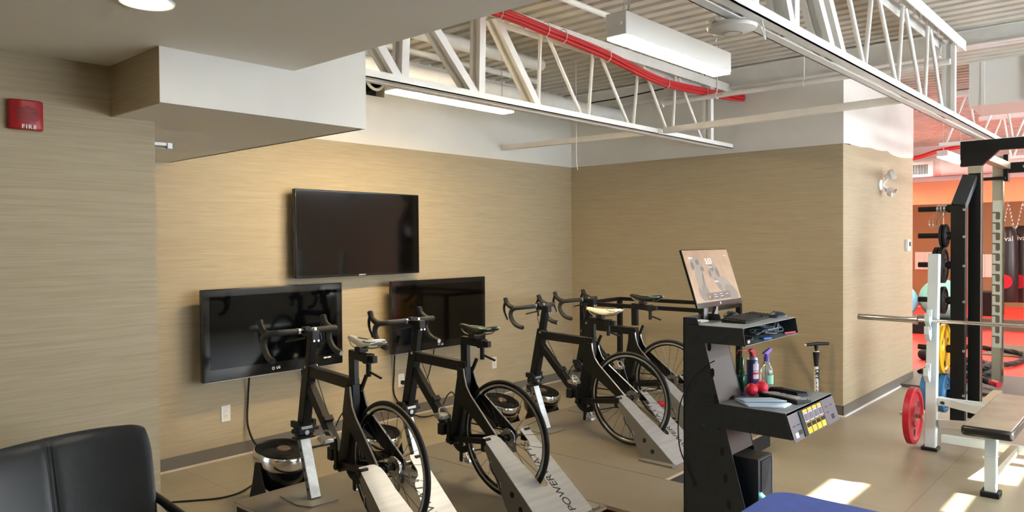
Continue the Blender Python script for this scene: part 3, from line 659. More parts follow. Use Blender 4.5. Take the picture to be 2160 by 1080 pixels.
    bm = nb(); cbox(bm, (0, -.53, .937), (.055, .05, .028)); cyl(bm, (0, -.53, .91), (0, -.53, .94), .022, 14); obj('saddle_clamp', bm, 'rubber', t, .003)
    bm = nb(); box(bm, (-.006, -.60, .9965), (.006, -.50, .9985)); 
    for s in (-1, 1): prism(bm, [(-.70, s*.02), (-.703, s*.055), (-.66, s*.066), (-.61, s*.045)], .003, lambda u, v, w_: (v, u, .9935+w_))
    obj('saddle_accent', bm, 'rubber', sd)
    # handlebar
    bm = nb(); tube(bm, [(-.07, .072, .988), (.07, .072, .988)], .0155, 14); hb = obj('handlebar', bm, 'gloss', t)
    bm = nb(); cbox(bm, (0, .03, .975), (.046, .09, .036)); cbox(bm, (0, -.012, .965), (.050, .06, .06)); cbox(bm, (0, .074, .988), (.044, .042, .046)); st = obj('stem', bm, 'black', t, .004)
    bm = nb()
    for s in (-1, 1): cyl(bm, (s*.014, -.02, .938), (s*.014, -.047, .938), .007, 10); box(bm, (s*.05-.008, .055, .974), (s*.05+.008, .089, 1.004))
    obj('stem_bolts', bm, 'silver', st)
    for s in (-1, 1):
        P_ = spline([(s*.065, .072, .988), (s*.12, .072, .988), (s*.175, .078, .988), (s*.203, .10, .985), (s*.210, .145, .978), (s*.212, .178, .955), (s*.213, .185, .915), (s*.215, .158, .872), (s*.218, .115, .845), (s*.22, .055, .832)], 6)
        rr = [.0172+.0006*(k % 2) for k in range(len(P_))]
        bm = nb(); tube(bm, P_, rr, 14); obj('wrapped_grip', bm, 'tape', hb)
        bm = nb(); cyl(bm, (s*.22, .056, .832), (s*.2203, .050, .8315), .014, 12); obj('bar_end_plug', bm, 'silver' if s > 0 else 'rubber', hb)
        bm = nb(); tube(bm, spline([(s*.209, .150, .978), (s*.209, .19, .990), (s*.208, .225, 1.012), (s*.207, .243, 1.045), (s*.207, .247, 1.058)], 4), [.019, .020, .0195, .019, .019, .018, .018, .018, .0175, .018, .018, .019, .019, .018, .018, .014, .009][:17], 12); hd = obj('brake_hood', bm, 'rubber', hb)
        bm = nb(); P2 = spline([(s*.207, .247, 1.02), (s*.205, .262, .985), (s*.202, .262, .945), (s*.198, .245, .905), (s*.196, .235, .88)], 4); tube(bm, P2, [.011-.0003*k for k in range(len(P2))], 8); obj('brake_lever', bm, 'gloss', hd)
    bm = nb(); bar(bm, (-.02, .05, .95), (-.12, .10, .93), .03, .006); obj('bar_bracket', bm, 'blackm', hb)
    # drivetrain
    O = A((0, -.35, .28))
    bm = nb(); lathe(bm, [(.060, -.002), (.096, -.002), (.100, 0), (.096, .002), (.060, .002)], 48, (.052, -.35, .28), Matrix.Rotation(PI/2, 3, 'Y'), closed=True)
    for k in range(5): a = 2*PI*k/5; bar(bm, (.052, -.35, .28), (.052, -.35+.07*math.cos(a), .28+.07*math.sin(a)), .006, .018)
    for k in range(48): a = 2*PI*k/48; cbox(bm, (.052, -.35+.1*math.cos(a), .28+.1*math.sin(a)), (.002, .005, .005), Matrix.Rotation(a, 3, 'X'))
    obj('chainring', bm, 'blackm', t)
    ca = R(crank)
    for s, a in ((-1, ca), (1, ca+PI)):
        e = O+A((s*.075, .17*math.cos(a), .17*math.sin(a))); bm = nb(); bar(bm, O+A((s*.055, 0, 0)), e, .016, .030, w2=.012, h2=.022); cyl(bm, O+A((s*.035, 0, 0)), O+A((s*.066, 0, 0)), .018, 16); cr = obj('crank_arm', bm, 'black', t, .003)
        bm = nb(); cyl(bm, e, e+A((s*.03, 0, 0)), .007, 10); prism(bm, [(-.045, -.008), (-.03, -.016), (.02, -.014), (.04, -.004), (.045, .012), (.0, .018), (-.04, .010)], .055, lambda u, v, w_, e=e, s=s: (e.x+s*.06+w_, e.y+u, e.z+v)); obj('pedal', bm, 'silver', cr, .003)
        bm = nb(); tube(bm, spline([e+A((s*.032, -.03, .01)), e+A((s*.04, .0, .045)), e+A((s*.08, .0, .045)), e+A((s*.09, -.02, .0))], 4), .006, 6); obj('pedal_cage', bm, 'silver', cr)
    bm = nb(); C0 = A((.052, -.35, .28)); C1 = A((.05, -.785, .355))
    for s in (1, -1): bar(bm, C0+A((0, 0, s*.098)), C1+A((0, 0, s*.034 if s > 0 else -.05)), .006, .008)
    obj('chain', bm, 'blackm', t)
    add_wheel(t, (0, -.785, .355))
    bm = nb(); cbox(bm, (.07, -.79, .30), (.018, .02, .07)); lathe(bm, [(0, -.003), (.02, -.003), (.02, .003), (0, .003)], 14, (.06, -.78, .28), Matrix.Rotation(PI/2, 3, 'Y')); lathe(bm, [(0, -.003), (.02, -.003), (.02, .003), (0, .003)], 14, (.06, -.765, .235), Matrix.Rotation(PI/2, 3, 'Y')); bar(bm, (.066, -.785, .29), (.066, -.765, .23), .006, .022); obj('rear_derailleur', bm, 'silver', t)
    bm = nb(); cyl(bm, (-.10, -.785, .355), (.12, -.785, .355), .006, 10); cyl(bm, (.10, -.785, .355), (.13, -.785, .355), .012, 12); obj('axle', bm, 'silver', t)
    # cables
    bm = nb()
    tube(bm, spline([(.03, .08, .96), (.04, .12, .90), (.035, .08, .80), (.03, .0, .70), (.028, -.10, .55), (.03, -.15, .50)], 5), .0025, 6)
    tube(bm, spline([(.03, -.20, .46), (.05, -.22, .52), (.05, -.27, .55), (.045, -.31, .50), (.04, -.31, .40), (.04, -.30, .33)], 5), .004, 6)
    obj('brake_cable', bm, 'rubber', t)
    bm = nb(); cbox(bm, (-.0, -.165, .50), (.06, .035, .035), Matrix.Rotation(R(45), 3, 'X')); obj('sensor_box', bm, 'rubber', t, .004); bm = nb(); cbox(bm, (-.03, -.26, .33), (.035, .05, .07)); obj('motor_box', bm, 'rubber', t, .004)
    # rear wedge stand
    L = math.hypot(.48, .395); dirv = A((0, .48, .395))/L; o0 = A((0, -1.27, .002)); nrm = A((1, 0, 0)).cross(dirv)
    f = lambda u, v, w_: tuple(o0+A((1, 0, 0))*u+dirv*v+nrm*w_)
    poly = [(-.205, 0), (.205, 0), (.185, L)] + [(.120, L), (.113, L-.02), (.113, L-.10), (.10, L-.13), (.075, L-.145), (.055, L-.175)] + [(.028, .30), (.028, .245), (.020, .228), (0, .218), (-.020, .228), (-.028, .245), (-.028, .30), (-.055, L-.17), (-.062, L-.07), (-.072, L-.03), (-.095, L-.004), (-.12, L), (-.185, L)]
    bm = nb(); prism(bm, poly, .005, f); ws = obj('rear_stand', bm, 'alu', t, .001)
    for s in (-1, 1):
        bm = nb(); g = lambda u, v, w_, s=s: (s*(.203-.020*max(0, min(1, v/.4)))+w_, u, v)
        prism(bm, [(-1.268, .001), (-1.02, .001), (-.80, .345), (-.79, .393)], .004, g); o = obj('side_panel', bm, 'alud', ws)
        bm = nb()
        for (y, z, ry, rz_) in ((-.86, .255, .013, .024), (-.935, .155, .013, .026)): prism(bm, [(y+ry*math.cos(a*PI/8), z+rz_*math.sin(a*PI/8)) for a in range(16)], .006, g)
        obj('slot_cutouts', bm, 'alu', o)
        bm = nb()
        for (y, z) in ((-1.03, .13), (-1.095, .065)): prism(bm, [(y+.014*math.cos(a*PI/8), z+.016*math.sin(a*PI/8)) for a in range(16)], .006, g)
        obj('round_holes', bm, 'dark', o)
        bm = nb(); tube(bm, [g(u, v, s*.003) for u, v in spline2([(-.862, .27), (-.87, .23), (-.90, .20), (-.93, .165), (-.94, .135)])], .0035, 6); obj('logo_curve', bm, 'dark', o)
        bm = nb(); cbox(bm, (s*.165, -.795, .355), (.045, .04, .075)); obj('axle_block', bm, 'rubber', ws, .003)
        bm = nb(); cbox(bm, (s*.23, -1.15, .006), (.06, .26, .008)); obj('foot_flange', bm, 'alud', ws)
    c = A(f(.068, .275, .0032))
    text('lettering', 'POWERWATTS', .070, 'textk', basis(c, dirv, A((-1, 0, 0))), ws, shear=.15, space=1.02)
    return t
def spline2(p): return [(v.x, v.y) for v in spline([(a, b, 0) for a, b in p], 5)]
def setkids(o, rules):
    for ch in o.children_recursive:
        k = ch.name.split('.')[0]
        if k in rules:
            ch.data = ch.data.copy(); ch.data.materials.clear(); ch.data.materials.append(K[rules[k]])
bk = make_bike()
bk['category'] = 'bicycle'
specs = [
 (2.475, 3.78, -5, 'black training bicycle nearest the camera with a white and black saddle', {}, 0),
 (3.235, 3.715, -2, 'black training bicycle, second from the left, black saddle with a teal stripe', {'saddle': 'rubber', 'saddle_accent': 'mint'}, 0),
 (4.615, 3.765, 0, 'black training bicycle with an all-cream saddle, third from the left', {'saddle': 'cream', 'saddle_accent': 'cream'}, 0),
 (5.38, 3.87, 0, 'farthest black training bicycle with a mint-edged saddle beside the tube frame', {'saddle': 'rubber', 'saddle_accent': 'mint'}, .05)]
for k, (x_, y_, yaw, lab, rules, dz) in enumerate(specs):
    o = bk if k == 0 else copy_tree(bk)
    o.location = (x_, y_, ZP); o.rotation_euler.z = R(yaw); tag(o, lab, 'bicycle', 'training bicycles in a row')
    setkids(o, rules)
    if dz:
        for ch in o.children:
            if ch.name.split('.')[0] in ('seat_post', 'saddle', 'saddle_clamp'): ch.location.z += dz
# water/shoe pad near bike 3
# ================================================================== FLOOR FANS
def make_fan(D=.34):
    t = empty('floor_fan', (0, 0, 0)); r = D/2
    lathe(bm := nb(), [(r*.90, .02), (r*.96, .022), (r, .012), (r*1.01, -.01), (r*1.01, -.04), (r*.97, -.058), (r*.90, -.06)], 48); obj('chrome_ring', bm, 'chrome', t)
    lathe(bm := nb(), [(0, -.03), (r*.9, -.03), (r*.9, .018), (r*.93, .02)], 48); obj('grille_well', bm, 'dark', t)
    bm = nb()
    for k in range(44):
        a0 = 2*PI*k/44; pts = [((r*.24+(r*.66)*q/6)*math.cos(a0+.55*q/6), (r*.24+(r*.66)*q/6)*math.sin(a0+.55*q/6), .018+.008*(1-q/6)) for q in range(7)]; tube(bm, pts, .0016, 5)
    for q in (.55, .78): tube(bm, [(r*q*math.cos(a*PI/24), r*q*math.sin(a*PI/24), .022) for a in range(48)], .002, 5, True)
    obj('spiral_grille', bm, 'blackm', t)
    lathe(bm := nb(), [(0, .032), (r*.20, .030), (r*.25, .022), (r*.25, .01)], 32); obj('hub_badge', bm, 'badge', t)
    lathe(bm := nb(), [(r*.97, -.055), (r*.93, -.10), (r*.80, -.17), (r*.55, -.21), (0, -.22)], 40); obj('motor_housing', bm, 'gloss', t)
    for s in (-1, 1):
        bm = nb(); g = lambda u, v, w_, s=s: (s*(r*1.03)+w_, u, v)
        prism(bm, [(-.02, -.02), (.02, -.02), (.05, -.15), (.09, -.26), (-.12, -.26), (-.06, -.16)], .012, g); obj('stand_leg', bm, 'blackm', t, .003)
    bm = nb(); box(bm, (-r*1.03, -.12, -.265), (r*1.03, .09, -.25)); obj('stand_base', bm, 'blackm', t, .003)
    return t
fan = make_fan()
for k, (x_, y_, z_, s, rx, rz, lab) in enumerate([
 (2.60, 4.32, .272, 1.10, 9, 5, 'chrome-ringed floor fan nearest the camera, at the left corner of the risers'),
 (3.36, 4.30, .262, .97, 9, -3, 'chrome-ringed floor fan seen through the nearest bicycle wheel'),
 (4.70, 4.33, .262, 1.0, 18, 8, 'chrome-ringed floor fan seen through the wheel of the second bicycle'),
 (5.25, 4.33, .262, 1.0, 14, 8, 'chrome-ringed floor fan behind the stand of the cream-saddle bicycle')]):
    o = fan if k == 0 else copy_tree(fan)
    o.location = (x_, y_, z_*1.0); o.scale = (s, s, s); o.rotation_euler = (0, 0, R(rz)); tag(o, lab, 'fan', 'floor fans in front of the bicycles')
    for ch in o.children:
        if not ch.name.startswith('stand'): ch.rotation_euler.x = R(rx)
    o.location.z = .268*s
# tube frame behind far bicycle
t = empty('tube_frame', (5.88, 3.06, 0), 0, 'black square-tube frame standing behind the farthest bicycle', 'frame')
for x_, y_ in ((0, 1.27), (.72, 1.32), (.72, 0), (0, 0)):
    B('post', 'black', t, ((x_-.022, y_-.022, 0), (x_+.022, y_+.022, 1.055)))
bm = nb(); bar(bm, (0, 0, 1.04), (0, 1.27, 1.04), .04, .035); obj('rail', bm, 'black', t); bm = nb(); bar(bm, (.72, 0, 1.04), (.72, 1.32, 1.04), .04, .035); obj('rail', bm, 'black', t)
bm = nb(); bar(bm, (0, 1.27, 1.04), (.72, 1.32, 1.04), .04, .035, side=(0, 1, 0)); obj('rail', bm, 'black', t); bm = nb(); bar(bm, (0, 0, 1.04), (.72, 0, 1.04), .04, .035, side=(0, 1, 0)); obj('rail', bm, 'black', t)
# folded red-handled thing under bikes
t = empty('red_tool', (6.45, 3.86, 0), R(-48), 'red plastic handle on the floor, seen low through the farthest bicycle', 'tool')
bm = nb(); box(bm, (-.12, -.03, 0), (.12, .03, .05)); obj('handle', bm, 'redr', t, .015)

# ================================================================== CONSOLE
t = empty('console_stand', (3.6, 1.985, ZP), 0, 'charcoal sheet-metal console column with two cantilevered trays', 'console'); H0 = -ZP
def yz(x_): return lambda u, v, w_: (x_+w_, u-1.985, v-ZP)
side = [(1.985, ZP), (1.985, 1.236), (1.905, 1.236), (1.858, 1.10), (1.60, ZP)]
for k, x_ in enumerate((.002, .262)):
    bm = nb(); prism(bm, side, .004, yz(x_)); o = obj('side_panel', bm, 'kiosk', t)
    if k == 0:
        for q in range(7):
            z = .28+.135*q; y = 1.725+.018*q; bm = nb()
            prism(bm, [(y+.011*math.cos(a*PI/8), z+(.018 if 0 < a < 8 else .018)*math.sin(a*PI/8)+(.006 if a < 8 else -.006)) for a in range(16)], .002, yz(-.0006))
            obj('cable_hole', bm, 'dark', o)
bm = nb(); bar(bm, (.132, 1.872-1.985, 1.14-ZP), (.132, 1.712-1.985, .54-ZP), .256, .004); obj('front_web', bm, 'kioskback', t)
bm = nb(); box(bm, (.0, -.005, 0), (.264, 0, 1.236-ZP)); obj('back_panel', bm, 'kiosk', t)
bm = nb(); box(bm, (.004, -.39, 0), (.26, -.005, .004)); obj('base', bm, 'kiosk', t)
def tray(name, x1, zt, zb, yb, yf, yfb, parent, yback2=None):
    """tray with slanted open front; coordinates world"""
    e = bpy.data.objects.new(name, None); COL.objects.link(e); e.parent = parent; e.location = (0, 0, 0)
    w_ = x1-3.6; l = lambda y: y-1.985
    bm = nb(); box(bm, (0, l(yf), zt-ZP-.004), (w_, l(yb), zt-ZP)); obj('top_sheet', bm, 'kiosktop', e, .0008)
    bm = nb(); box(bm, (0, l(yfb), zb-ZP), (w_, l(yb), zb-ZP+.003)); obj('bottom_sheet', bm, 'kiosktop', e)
    for x_ in (-.0022, w_-.002):
        bm = nb(); prism(bm, [(yb, zt-.002), (yback2 or yb, zb), (yfb, zb), (yf, zt-.002)], .004, yz(x_)); obj('side_sheet', bm, 'kiosk', e)
    bm = nb(); box(bm, (.004, l(yb)-.003, zb-ZP), (w_-.004, l(yb), zt-ZP-.004)); obj('rear_sheet', bm, 'kiosk', e)
    return e
tray('upper_tray', 4.30, 1.200, 1.108, 1.968, 1.648, 1.632, t, 1.953)
lt = tray('lower_tray', 4.235, .798, .672, 1.872, 1.428, 1.395, t, 1.86)
# control panel on the lower tray front
d = (Vector((0, 1.385, .665))-Vector((0, 1.425, .788))); ey = -d.normalized(); ex = Vector((1, 0, 0)); nz = ex.cross(ey); pc0 = Vector((0, (1.385+1.425)/2-1.985, (.665+.788)/2-ZP))
def pf(u, v, w_): return tuple(pc0+ex*(u-3.6)+ey*v+nz*(w_))
bm = nb(); prism(bm, [(3.60, -.070), (4.235, -.070), (4.235, .062), (3.60, .062)], .003, pf); cp = obj('control_panel', bm, 'panel', t)
bm = nb(); prism(bm, [(3.735, -.066), (4.045, -.066), (4.045, .060), (3.735, .060)], .012, pf); obj('module_bezel', bm, 'blackm', cp)
for k in range(4):
    u0 = 3.775+.066*k; ins = lambda a, b, c_, dd, z0: prism(nb(), [(a, b), (c_, b), (c_, dd), (a, dd)], .003, lambda u, v, w_: pf(u, v, w_+z0))
    obj('amber_module', ins(u0, -.062, u0+.056, -.008, .007), 'mod', cp); obj('module_window', ins(u0, -.004, u0+.056, .042, .007), 'labelp', cp)
    obj('module_screen', ins(u0+.008, .002, u0+.048, .036, .009), 'panel', cp); obj('amber_strip', ins(u0, .044, u0+.056, .058, .007), 'mod', cp)
    bm = nb()
    for q in range(3): prism(bm, [(u0+.006+.016*q, -.030), (u0+.017+.016*q, -.030), (u0+.017+.016*q, -.010), (u0+.006+.016*q, -.010)], .003, lambda u, v, w_: pf(u, v, w_+.010))
    obj('module_buttons', bm, 'dark', cp)
bm = nb()
for (a, b, c_, dd) in ((3.63, .0, 3.66, .004), (3.68, .0, 3.72, .004), (3.68, -.045, 3.72, -.025), (4.09, .02, 4.12, .024), (4.09, -.01, 4.12, -.006), (4.16, .02, 4.19, .024), (4.14, -.05, 4.18, -.025)): prism(bm, [(a, b), (c_, b), (c_, dd), (a, dd)], .003, lambda u, v, w_: pf(u, v, w_+.001))
obj('panel_ports', bm, 'dark', cp)
bm = nb(); prism(bm, [(3.63, -.055), (3.668, -.055), (3.668, -.03), (3.63, -.03)], .004, lambda u, v, w_: pf(u, v, w_+.001)); obj('port_label', bm, 'whitep', cp)
bm = nb(); box(bm, (.10, -.42, .655-ZP), (.42, -.22, .672-ZP)); obj('under_tray_box', bm, 'blackm', t)
# PC tower
t = empty('computer_tower', (3.675, 1.60, ZP+.004), 0, 'navy-black computer tower with a glowing cyan bar at the foot of the console', 'computer')
B('case', 'pc', t, ((0, 0, 0), (.175, .36, .37)), bevel=.003)
B('top_panel', 'pctop', t, ((.004, .006, .3700), (.171, .35, .3725)))
bm = nb(); prism(bm, [(.03, .20), (.08, .20), (.158, .36), (.03, .36)], .004, lambda u, v, w_: (u, -.002+w_, v)); obj('front_mesh', bm, 'blackm', t)
bm = nb()
for k in range(15):
    z = .208+.0104*k; x1 = .08+(z-.20)*.078/.16; bar(bm, (.033, -.0048, z), (x1-.004, -.0048, z), .002, .0025, side=(0, 1, 0))
obj('mesh_slots', bm, 'panel', t)
bm = nb(); bar(bm, (.02, -.006, .195), (.085, -.006, .150), .004, .014, side=(0, 1, 0)); obj('light_bar', bm, 'cyan', t)
B('edge_strip', 'silver', t, ((.171, -.003, 0), (.177, .004, .37)))
# monitor
t = empty('monitor', (3.86, 1.93, 1.2002), 0, 'thin monitor showing two meerkats and the time 5:53', 'monitor')
a = R(-18); Rm = Matrix.Rotation(a, 3, 'X'); mc = Vector((0, .02, .245)); W2, H2 = .27, .158
mk = lambda u, v, w_: tuple(mc+Rm@Vector((u, -w_, v)))
bm = nb(); prism(bm, [(-W2, -H2-.012), (W2, -H2-.012), (W2, H2), (-W2, H2)], .012, mk); obj('casing', bm, 'gloss', t, .002)
def screenmat():
    m = bpy.data.materials.new('lit_screen'); m.use_nodes = True; nt = m.node_tree; b = nt.nodes['Principled BSDF']
    tc = nt.nodes.new('ShaderNodeTexCoord'); nz = nt.nodes.new('ShaderNodeTexNoise'); nz.inputs['Scale'].default_value = 14; nt.links.new(tc.outputs['Object'], nz.inputs[0])
    rp = nt.nodes.new('ShaderNodeValToRGB'); e = rp.color_ramp.elements; e[0].position = .3; e[0].color = (.36, .20, .095, 1); e[1].position = .7; e[1].color = (.48, .30, .16, 1)
    nt.links.new(nz.outputs[0], rp.inputs[0]); nt.links.new(rp.outputs[0], b.inputs['Emission Color']); b.inputs['Emission Strength'].default_value = .42; b.inputs['Base Color'].default_value = (.02, .02, .02, 1); b.inputs['Roughness'].default_value = .3
    return m
K['pic'] = screenmat()
bm = nb(); prism(bm, [(-W2+.005, -H2+.016), (W2-.005, -H2+.016), (W2-.005, H2-.005), (-W2+.005, H2-.005)], .001, lambda u, v, w_: mk(u, v, .0066+w_)); obj('screen', bm, 'pic', t)
K['fur1'] = mat('screen_fur_light', (.02,)*3, .4, emit=(.24, .19, .14), es=.5); K['fur2'] = mat('screen_fur_dark', (.02,)*3, .4, emit=(.09, .07, .05), es=.5); K['fur3'] = mat('screen_fur_mid', (.02,)*3, .4, emit=(.16, .115, .08), es=.5)
K['uiw'] = mat('screen_white', (.02,)*3, .4, emit=(1, 1, 1), es=.5); K['uid'] = mat('screen_dark_tile', (.02,)*3, .4, emit=(.06, .035, .03), es=.5)
def blob(name, u, v, a, b, ang, m, h):
    bm = nb(); ca, sa = math.cos(R(ang)), math.sin(R(ang))
    prism(bm, [(u+a*math.cos(q*PI/12)*ca-b*math.sin(q*PI/12)*sa, v+a*math.cos(q*PI/12)*sa+b*math.sin(q*PI/12)*ca) for q in range(24)], .0002, lambda x_, y_, w_: mk(x_, y_, .0072+h*.0002+w_)); return obj(name, bm, m, t)
for q in ((-.15, -.02, .045, .075, 8, 'fur1', 1), (-.15, -.085, .055, .05, 0, 'fur3', 1), (-.155, .085, .05, .042, 0, 'fur1', 2), (-.115, .055, .035, .028, -20, 'fur1', 3), (-.10, .045, .018, .014, 0, 'fur2', 4), (-.198, .065, .016, .024, 0, 'fur2', 3), (-.135, .085, .018, .016, 0, 'fur2', 4), (-.12, -.02, .008, .05, -15, 'fur2', 4), (-.13, -.09, .02, .05, 25, 'fur3', 5),
          (.12, -.07, .12, .055, -28, 'fur1', 1), (.17, -.10, .075, .04, -20, 'fur3', 2), (.03, .03, .055, .048, -30, 'fur1', 3), (.00, .01, .035, .025, 35, 'fur1', 4), (-.025, .015, .013, .02, 0, 'fur2', 5), (.01, .045, .022, .018, -30, 'fur2', 5), (.065, .02, .018, .03, 20, 'fur2', 5), (.04, -.05, .02, .05, 40, 'fur3', 5)):
    blob('picture_patch', *q)
def quad(name, u0, v0, u1, v1, m, h): bm = nb(); prism(bm, [(u0, v0), (u1, v0), (u1, v1), (u0, v1)], .0002, lambda x_, y_, w_: mk(x_, y_, .0072+h*.0002+w_)); return obj(name, bm, m, t)
for k in range(4): quad('screen_tile', -.125+.068*k, -.133, -.062+.068*k, -.093, 'uid', 8)
blob('tile_icon', -.108, -.115, .006, .008, 0, 'mod', 10)
for (u, v, l_) in ((-.05, -.105, .03), (-.05, -.118, .035), (.02, -.105, .03), (.02, -.118, .036), (.09, -.108, .032), (-.225, .11, .05), (-.22, .104, .04), (.195, .115, .03), (.0, -.03, .04), (.0, -.036, .05)): quad('screen_text_line', u, v, u+l_, v+.0022, 'uiw', 10)
fx = Vector((1, 0, 0)); fy = Rm@Vector((0, 0, 1)); 
text('clock_text', '5:53', .045, 'uiw', basis(mk(-.005, .085, .0095), fx, fy), t, ext=.0001, bold=.0008); text('date_text', 'Monday', .011, 'uiw', basis(mk(-.002, .052, .0095), fx, fy), t, ext=.0001)
blob('maker_mark', .0, -H2+.004, .006, .006, 0, 'silver', -2)
bm = nb(); bar(bm, (-.045, .035, .0), (-.045, .03, .16), .045, .006); bar(bm, (.075, .035, .0), (.075, .03, .16), .045, .006); bar(bm, (.015, .04, .12), (.015, .04, .20), .12, .02); obj('stand_uprights', bm, 'silver', t)
bm = nb()
for q in range(3): tube(bm, spline([(-.01+.012*q, .04, .16), (-.012+.014*q, .0, .10), (-.0+.01*q, .02, .03), (.01*q, .035, .0)], 4), .003, 6)
obj('cables', bm, 'rubber', t)
bm = nb(); cbox(bm, (-.14, .015, .006), (.09, .05, .01)); obj('stand_foot', bm, 'whitep', t, .002)

# keyboards, mice
def keyboard(loc, rz, label, group, L=.44, D=.135, keym='blackm', tilt=3):
    t = empty('keyboard', loc, rz, label, 'keyboard', group)
    bm = nb(); prism(bm, [(-D/2, 0), (D/2, .0), (D/2, .022), (-D/2, .012)], L, lambda u, v, w_: (w_, u, v)); obj('base', bm, 'rubber', t, .002)
    bm = nb()
    for r_ in range(6):
        n = 22; y = -D/2+D*.09+r_*D*.152; z = .012+(y+D/2)/D*.010
        if r_ == 0:
            spans = [(-.205, -.18), (-.175, -.15), (-.145, -.03), (-.025, .0), (.005, .03), (.05, .10), (.12, .165), (.17, .19)]
            for a_, b_ in spans: cbox(bm, ((a_+b_)/2*L/.44, y, z+.003), ((b_-a_)*L/.44, D*.118, .007))
        else:
            for k in range(n):
                x_ = -L/2+.016+k*(L-.032)/(n-1)
                if k in (15, 18): continue
                cbox(bm, (x_, y, z+.003), (.0155*L/.44, D*.118, .007))
    obj('keys', bm, keym, t, .0012, seg=1)
    return t
keyboard((4.00, 1.80, 1.2002), R(4), 'black full-size keyboard on the upper console tray', 'keyboards')
def mouse(loc, rz, label):
    t = empty('mouse', loc, rz, label, 'mouse', 'computer mice on the console')
    bm = nb(); n = 10; rings = []
    for k in range(n+1):
        v = -1+2*k/n; hw = .033*math.sqrt(max(.02, 1-v**4)); hz = .036*math.sqrt(max(.02, 1-(v*.92-.12)**2)) if v < 1 else .012
        rings.append([bm.verts.new((hw*math.cos(PI*j/10), .055*v, hz*math.sin(PI*j/10)**.8 if 0 < j < 10 else 0)) for j in range(11)])
    for a_, b_ in zip(rings, rings[1:]):
        for j in range(10): bm.faces.new((a_[j], a_[j+1], b_[j+1], b_[j]))
        bm.faces.new((a_[0], b_[0], b_[10], a_[10]))
    bm.faces.new(rings[0]); bm.faces.new(rings[-1][::-1]); obj('shell', bm, 'pc', t, smooth=60)
    bm = nb(); cyl(bm, (-.004, .03, .030), (.004, .03, .030), .008, 12); obj('scroll_wheel', bm, 'rubber', t)
mouse((4.225, 1.72, 1.2002), R(60), 'dark blue-grey mouse at the right end of the upper tray')
mouse((4.07, 1.93, 1.2002), R(80), 'dark mouse behind the keyboard, next to the monitor stand')
# things in upper tray
def thing_box(name, c, s, m, label, cat, rz=0, bev=.003, sub=None, group=None):
    t = empty(name, c, rz, label, cat, group); B('body', m, t, ((-s[0]/2, -s[1]/2, 0), (s[0]/2, s[1]/2, s[2])), bevel=bev)
    if sub: B(sub[0], sub[1], t, ((-s[0]/2*.6, -s[1]/2-.001, s[2]*.25), (s[0]/2*.3, -s[1]/2, s[2]*.8)))
    return t
thing_box('small_box', (3.66, 1.672, 1.1115), (.055, .06, .026), 'blackm', 'small black box with an orange label at the left of the upper tray, lower', 'box', sub=('label', 'labelp'))
thing_box('small_box', (3.645, 1.70, 1.138), (.05, .05, .03), 'blackm', 'small black box with a yellow label on top of another in the upper tray', 'box', sub=('label', 'mod'))
thing_box('cable_adapter', (3.77, 1.70, 1.1115), (.08, .05, .02), 'rubber', 'black adapter lying inside the upper tray beside the small boxes', 'adapter', R(20))
thing_box('remote_control', (3.86, 1.74, 1.1115), (.12, .035, .015), 'taupe', 'brownish remote control inside the upper tray', 'remote control', R(35))
thing_box('blue_card', (3.93, 1.67, 1.1115), (.06, .035, .008), 'bluep', 'small bright blue plastic card inside the upper tray', 'card', R(-20), .001)
t = empty('cable_tangle', (4.12, 1.74, 1.1115), 0, 'tangle of dark blue-grey cables at the right of the upper tray', 'cables')
bm = nb(); rnd = random.Random(3)
for q in range(5): tube(bm, spline([(rnd.uniform(-.13, .13), rnd.uniform(-.06, .06), rnd.uniform(.006, .06)) for _ in range(9)], 5), .004, 6)
obj('cables', bm, mat('slate_cable', (.12, .15, .18), .5), t)
thing_box('red_pen', (4.24, 1.66, 1.1115), (.10, .012, .010), 'redr', 'red pen at the front right corner of the upper tray', 'pen', R(-15), .002)
# items on lower desk
ZT = .7982
keyboard((3.915, 1.560, ZT), R(72), 'black keyboard with pale keys on the lower tray in front of the foam balls', 'keyboards', L=.25, D=.11, keym='greykey')
keyboard((4.075, 1.605, ZT), R(72), 'second black keyboard on the lower tray behind the first, half hidden by the bottle', 'keyboards', L=.20, D=.09)
o = nb(); pts = [(3.635, 1.70), (3.67, 1.75), (3.70, 1.79), (3.86, 1.69), (3.83, 1.50), (3.79, 1.46), (3.62, 1.50)]
o = nb(); prism(o, [(3.612, 1.625), (3.725, 1.755), (3.845, 1.60), (3.80, 1.475), (3.70, 1.475)], .010, lambda u, v, w_: (u-3.72, v-1.61, .005+w_))
t = empty('folded_cloth', (3.72, 1.61, ZT), 0, 'folded pale blue cloth on the lower tray', 'cloth'); ob = obj('cloth_layer', o, 'cloth', t, .004)
bm = nb(); prism(bm, [(3.66, 1.665), (3.725, 1.745), (3.835, 1.60), (3.80, 1.50)], .006, lambda u, v, w_: (u-3.72, v-1.61, .0135+w_+.004*math.sin(u*40))); obj('cloth_fold', bm, 'cloth', t, .002)
def ball(x_, y_, r, label):
    bm = nb(); bmesh.ops.create_icosphere(bm, subdivisions=4, radius=r); 
    for v in bm.verts: v.co *= 1+.012*math.sin(v.co.x*300)*math.sin(v.co.y*260)
    o = obj('foam_ball', bm, 'ball', smooth=180); o.location = (x_, y_, ZT+r+.001); tag(o, label, 'ball', 'red foam balls on the lower tray'); return o
ball(3.90, 1.735, .033, 'smaller pinkish-red foam ball in front of the spray can'); ball(3.96, 1.705, .036, 'larger glossy red foam ball in front of the spray bottle')
